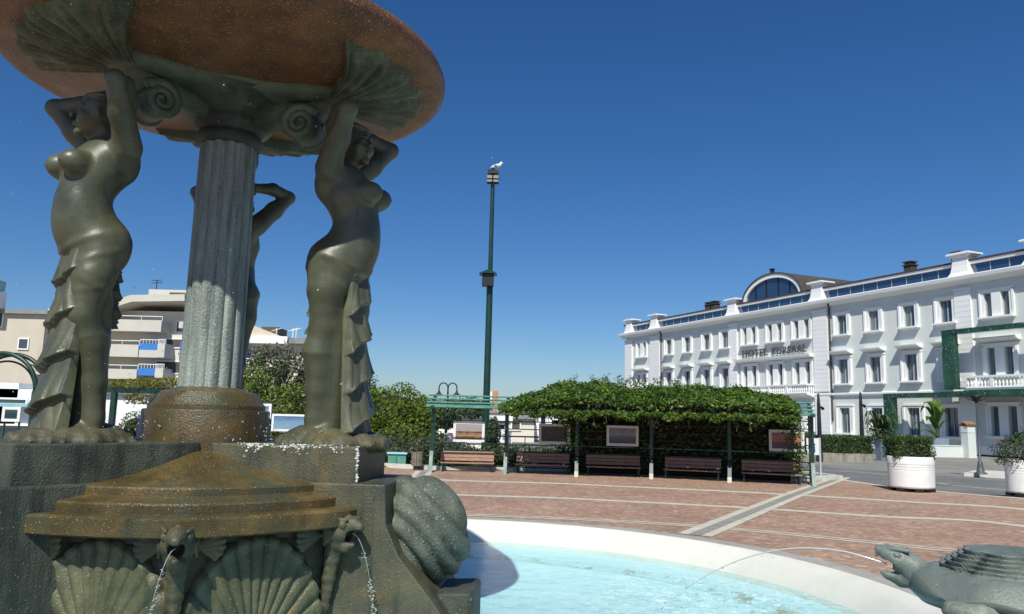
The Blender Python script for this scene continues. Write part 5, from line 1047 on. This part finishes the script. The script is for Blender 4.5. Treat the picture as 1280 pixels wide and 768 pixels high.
def panel(x0, x1, y0, y1, Y, pic, lb, legs=True, fw_=.08):
    a, c = at(x0, y1, Y), at(x1, y0, Y); T = thing('photo_panel', lb, 'photo panel', ((a.x+c.x)/2, Y, a.z), 0); w_ = (c.x-a.x)/2; h = c.z-a.z
    b = MB(); fr(b, -w_, w_, 0, h, -.03, .03, fw_); b.build('frame', MT['frame'], T); MB().box(-w_+fw_, w_-fw_, -.02, .01, fw_, h-fw_).build('print', PIC[pic], T)
    b = MB(); [b.tube([(x, .06, -a.z-.1), (x, .06, h*.8)], .03, 6) for x in (-w_*.8, w_*.8)]; b.build('leg', MT['greenmetal'], T)
panel(339, 404, 519, 539, 22, 4, 'wide white framed blue sea photo behind the right pedestal', fw_=.06); panel(318, 340, 505, 523, 24, 4, 'smaller blue photo panel beside the column base'); panel(2, 27, 509, 527, 22, 5, 'white framed dark bay photo at the far left')
# ================================================================== DISTANT BUILDINGS
def bldg(name, lb, rects, Y, dep, M, cat='building', roof=None, wins=(), slabs=()):
    """rects: photo rectangles (x0,x1,ytop) of the front faces; everything stands at distance Y on the ground"""
    T = thing(name, lb, cat, (at((rects[0][0]+rects[0][1])/2, 500, Y).x, Y, -.12)); ox = T.location.x; k = Y/960
    for x0, x1, yt in rects:
        a, c = at(x0, yt, Y).x-ox, at(x1, yt, Y).x-ox; zt = at((x0+x1)/2, yt, Y).z+.12; MB().box(a, c, 0, dep, 0, zt).build('wall', M, T)
        if roof: MB().box(a-.3, c+.3, -.35, dep+.3, zt+.003, zt+.3).build('roof', roof, T)
    for x0, x1, y0, y1, wm in wins:
        a, c = at(x0, y0, Y).x-ox, at(x1, y0, Y).x-ox; z0, z1 = at(x0, y1, Y).z+.12, at(x0, y0, Y).z+.12; b = MB(); b.box(a, c, -.06, .08, z0, z1); W_ = b.build('window', MT['pane'] if wm is None else MT[wm], T)
        b = MB(); fr(b, a-.09, c+.09, z0-.09, z1+.09, -.1, .05, .1); b.build('frame', MT['wtrim'], W_)
    for x0, x1, y0, y1, out, sm in slabs:
        a, c = at(x0, y0, Y).x-ox, at(x1, y0, Y).x-ox; z0, z1 = at((x0+x1)/2, y1, Y).z+.12, at((x0+x1)/2, y0, Y).z+.12; MB().box(a, c, -out, -.003, z0, z1).build('balcony' if out > .3 else 'wall_panel', MT[sm], T)
    if len(slabs) > 8:
        for x0, x1, y0, y1, out, sm in slabs:
            if out < 1.7: continue
            a, c = at(x0, y0, Y).x-ox, at(x1, y0, Y).x-ox; z1 = at((x0+x1)/2, y0, Y).z+.12; b = MB(); b.tube([(a, -out+.1, z1+.32), (c, -out+.1, z1+.32)], .035, 5); [b.tube([(a+(c-a)*i/6, -out+.1, z1-.1), (a+(c-a)*i/6, -out+.1, z1+.32)], .025, 4) for i in range(7)]; b.build('railing', MT['wtrim'], T)
    return T, ox
bldg('flat_block', 'plain beige block with one small window at the far left', [(-60, 58, 392)], 62, 10, MT['beige'], roof=MT['greyroof'], wins=[(25, 36, 424, 436, None), (-10, 5, 388, 408, 'brownpanel'), (44, 56, 470, 492, None)], slabs=[(-60, 9, 366, 386, 1.5, 'wtrim'), (-60, 8, 352, 364, 1.2, 'tealroof')])
T, ox = bldg('apartment_block', 'cream apartment block with white stepped balconies and blue screens', [(60, 236, 388)], 66, 9, MT['cream'],
     wins=[(199, 212, 403, 416, None), (222, 232, 402, 415, None), (199, 232, 424, 434, 'shade'), (196, 232, 452, 466, 'shade')],  # the two wide dark boxes are painted shade of recesses, not glazing
     slabs=[(60, 214, 402, 416, 1.8, 'balc'), (60, 186, 432, 447, 1.8, 'balc'), (209, 218, 432, 449, 1.8, 'balc'), (186, 209, 440, 449, 1.75, 'balc'), (186, 209, 432, 440, 1.7, 'bluepanel'), (60, 184, 462, 474, 1.8, 'balc'), (184, 206, 462, 471, 1.7, 'bluepanel'), (206, 216, 462, 474, 1.8, 'balc'), (60, 236, 486, 498, 1.6, 'balc'), (230, 240, 404, 412, 1.0, 'balc'), (228, 236, 428, 452, .4, 'bluepanel')])
k = 66/960; X = lambda px, py: (at(px, py, 66).x-ox, at(px, py, 66).z+.12)
b_ = MB(); b_.prism([X(128, 392), X(178, 374), X(244, 373), X(244, 381), X(180, 382), X(128, 398)], -2.2, 9.3, lambda u, v, w_: (u, w_, v)); b_.build('roof', MT['balc'], T)
b_ = MB(); (a0, z0), (a1, z1) = X(178, 374), X(244, 361); b_.box(a0, a1, 1, 7, z0, z1); Pn = b_.build('penthouse', MT['balc'], T); (a0, z0), (a1, z1) = X(205, 376), X(226, 364); MB().box(a0, a1, .93, .99, z0, z1).build('screen', MT['brownpanel'], Pn)
(a0, z0) = X(181, 372); b_ = MB(); b_.tube([(a0, 2, z0), (a0, 2, z0+1.9)], .04, 5); b_.tube([(a0-.5, 2, z0+1.6), (a0+.5, 2, z0+1.7)], .03, 4); b_.tube([(a0-.4, 2, z0+1.85), (a0+.4, 2, z0+1.9)], .03, 4); b_.build('antenna', MT['dark'], T)
T, ox = bldg('gabled_house', 'cream house with a low pitched roof behind the column', [(250, 400, 428)], 72, 9, MT['cream'], wins=[(306, 314, 436, 448, 'bluepanel'), (386, 396, 432, 442, None)], slabs=[(250, 364, 421, 430, 1.2, 'wtrim'), (364, 400, 424, 431, .9, 'greyroof')])
X = lambda px, py: (at(px, py, 72).x-ox, at(px, py, 72).z+.12)
b_ = MB(); b_.prism([X(248, 416), X(306, 403), X(352, 421), X(352, 424), X(248, 424)], -.8, 9, lambda u, v, w_: (u, w_, v)); b_.build('roof', MT['beige'], T)
b_ = MB(); (a0, z0), (a1, z1) = X(318, 414), X(340, 406); b_.box(a0, a1, 2, 5, z0-.8, z1); b_.build('chimney', MT['brownpanel'], T)
b_ = MB()
for px in (341, 362, 366): a0, z0 = X(px, 422); b_.tube([(a0, 1, z0), (a0, 1, z0+1.0)], .04, 4); b_.tube([(a0-.5, 1, z0+.7), (a0+.5, 1, z0+1.0)], .03, 4)
b_.build('antenna', MT['wtrim'], T)
bldg('low_building', 'low white building with a grey glass front at the far left', [(-60, 62, 486), (-60, 24, 478)], 44, 5, MT['wtrim'], wins=[(-40, 34, 498, 503, None), (-30, 46, 531, 556, None)], slabs=[(-60, 50, 504, 508, .8, 'tealroof')])
bldg('low_house', 'white low house seen between the left statue and the second pergola', [(100, 300, 494)], 52, 6, MT['wtrim'], wins=[(190, 205, 508, 520, None)], roof=MT['greyroof'])
bldg('white_villa', 'white villa with dark windows seen through the second pergola bay', [(655, 760, 516), (690, 790, 508)], 70, 8, MT['wtrim'], wins=[(664, 670, 522, 532, None), (676, 682, 520, 531, None), (692, 698, 512, 524, None), (660, 668, 537, 546, None), (684, 694, 536, 546, None), (706, 714, 512, 524, None)], roof=MT['greyroof'])
bldg('long_shed', 'long grey roofed shed behind the open pergola bay', [(560, 668, 524)], 62, 8, MT['cream'], roof=MT['greyroof'], wins=[(640, 650, 528, 537, 'brownpanel')], slabs=[(560, 668, 514, 523, .4, 'greyroof')])
bldg('kiosk', 'turquoise kiosk beside the mast', [(618, 634, 527)], 42, 2, MT['tealroof'], roof=MT['wtrim'], wins=[(621, 631, 531, 537, None)])
bldg('poster_kiosk', 'white stall with colourful purple posters behind the first photo', [(547, 640, 538)], 38, 1, MT['wtrim'], wins=[(550, 557, 541, 549, 'binblue'), (606, 613, 541, 550, 'poster'), (615, 622, 542, 551, 'poster'), (628, 636, 542, 551, 'poster'), (558, 566, 541, 549, 'poster')]) if 'poster' in MT else None
bldg('brick_tower', 'far orange brick tower left of the vine', [(615, 622.5, 489)], 160, 2, MT['brick'], cat='tower', slabs=[(613, 615.5, 490, 500, .2, 'wtrim')])
bldg('far_house', 'far pale house with a grey roof between mast and vine', [(622, 665, 508)], 120, 8, MT['cream'], roof=MT['greyroof'], wins=[(630, 634, 511, 515, None), (645, 649, 511, 515, None)])
for i, (px, py, rx, ry, Y, lb) in enumerate(((585, 506, 30, 9, 130, 'far dark tree left of the mast'), (545, 510, 40, 12, 120, 'far tree behind the twin lamp'), (650, 512, 18, 8, 100, 'far dark tree under the left end of the vine'), (745, 500, 40, 16, 90, 'dark tree behind the vine left of the hotel'))):
    shrub('tree', lb, 'tree', [blob(px, py, Y, rx, ry, 2.5), blob(px+rx*.5, py+3, Y, rx*.6, ry*.8, 2)], 1500, 'hedge', .4, 'trees far behind the pergola', depth=.5, trunk=.3)
b_ = MB(); q = [(-70, 40), (-20, 36), (-9, 33.5), (5, 36), (9, 33)]                      # low fence behind the benches
T = thing('railing', 'thin dark railing behind the pergola benches', 'railing', (0, 0, 0))
for z in (.55, .95): b_ = MB(); b_.tube([(x, y, z) for x, y in q[1:]], .02, 5); b_.build('rail', MT['dark'], T)
for i in range(24):
    t = i/23*3; j = min(2, int(t)); f_ = t-j; x, y = (q[1+j][k]+(q[2+j][k]-q[1+j][k])*f_ for k in (0, 1)); MB().tube([(x, y, -.12), (x, y, .97)], .022, 5).build('post', MT['dark'], T)
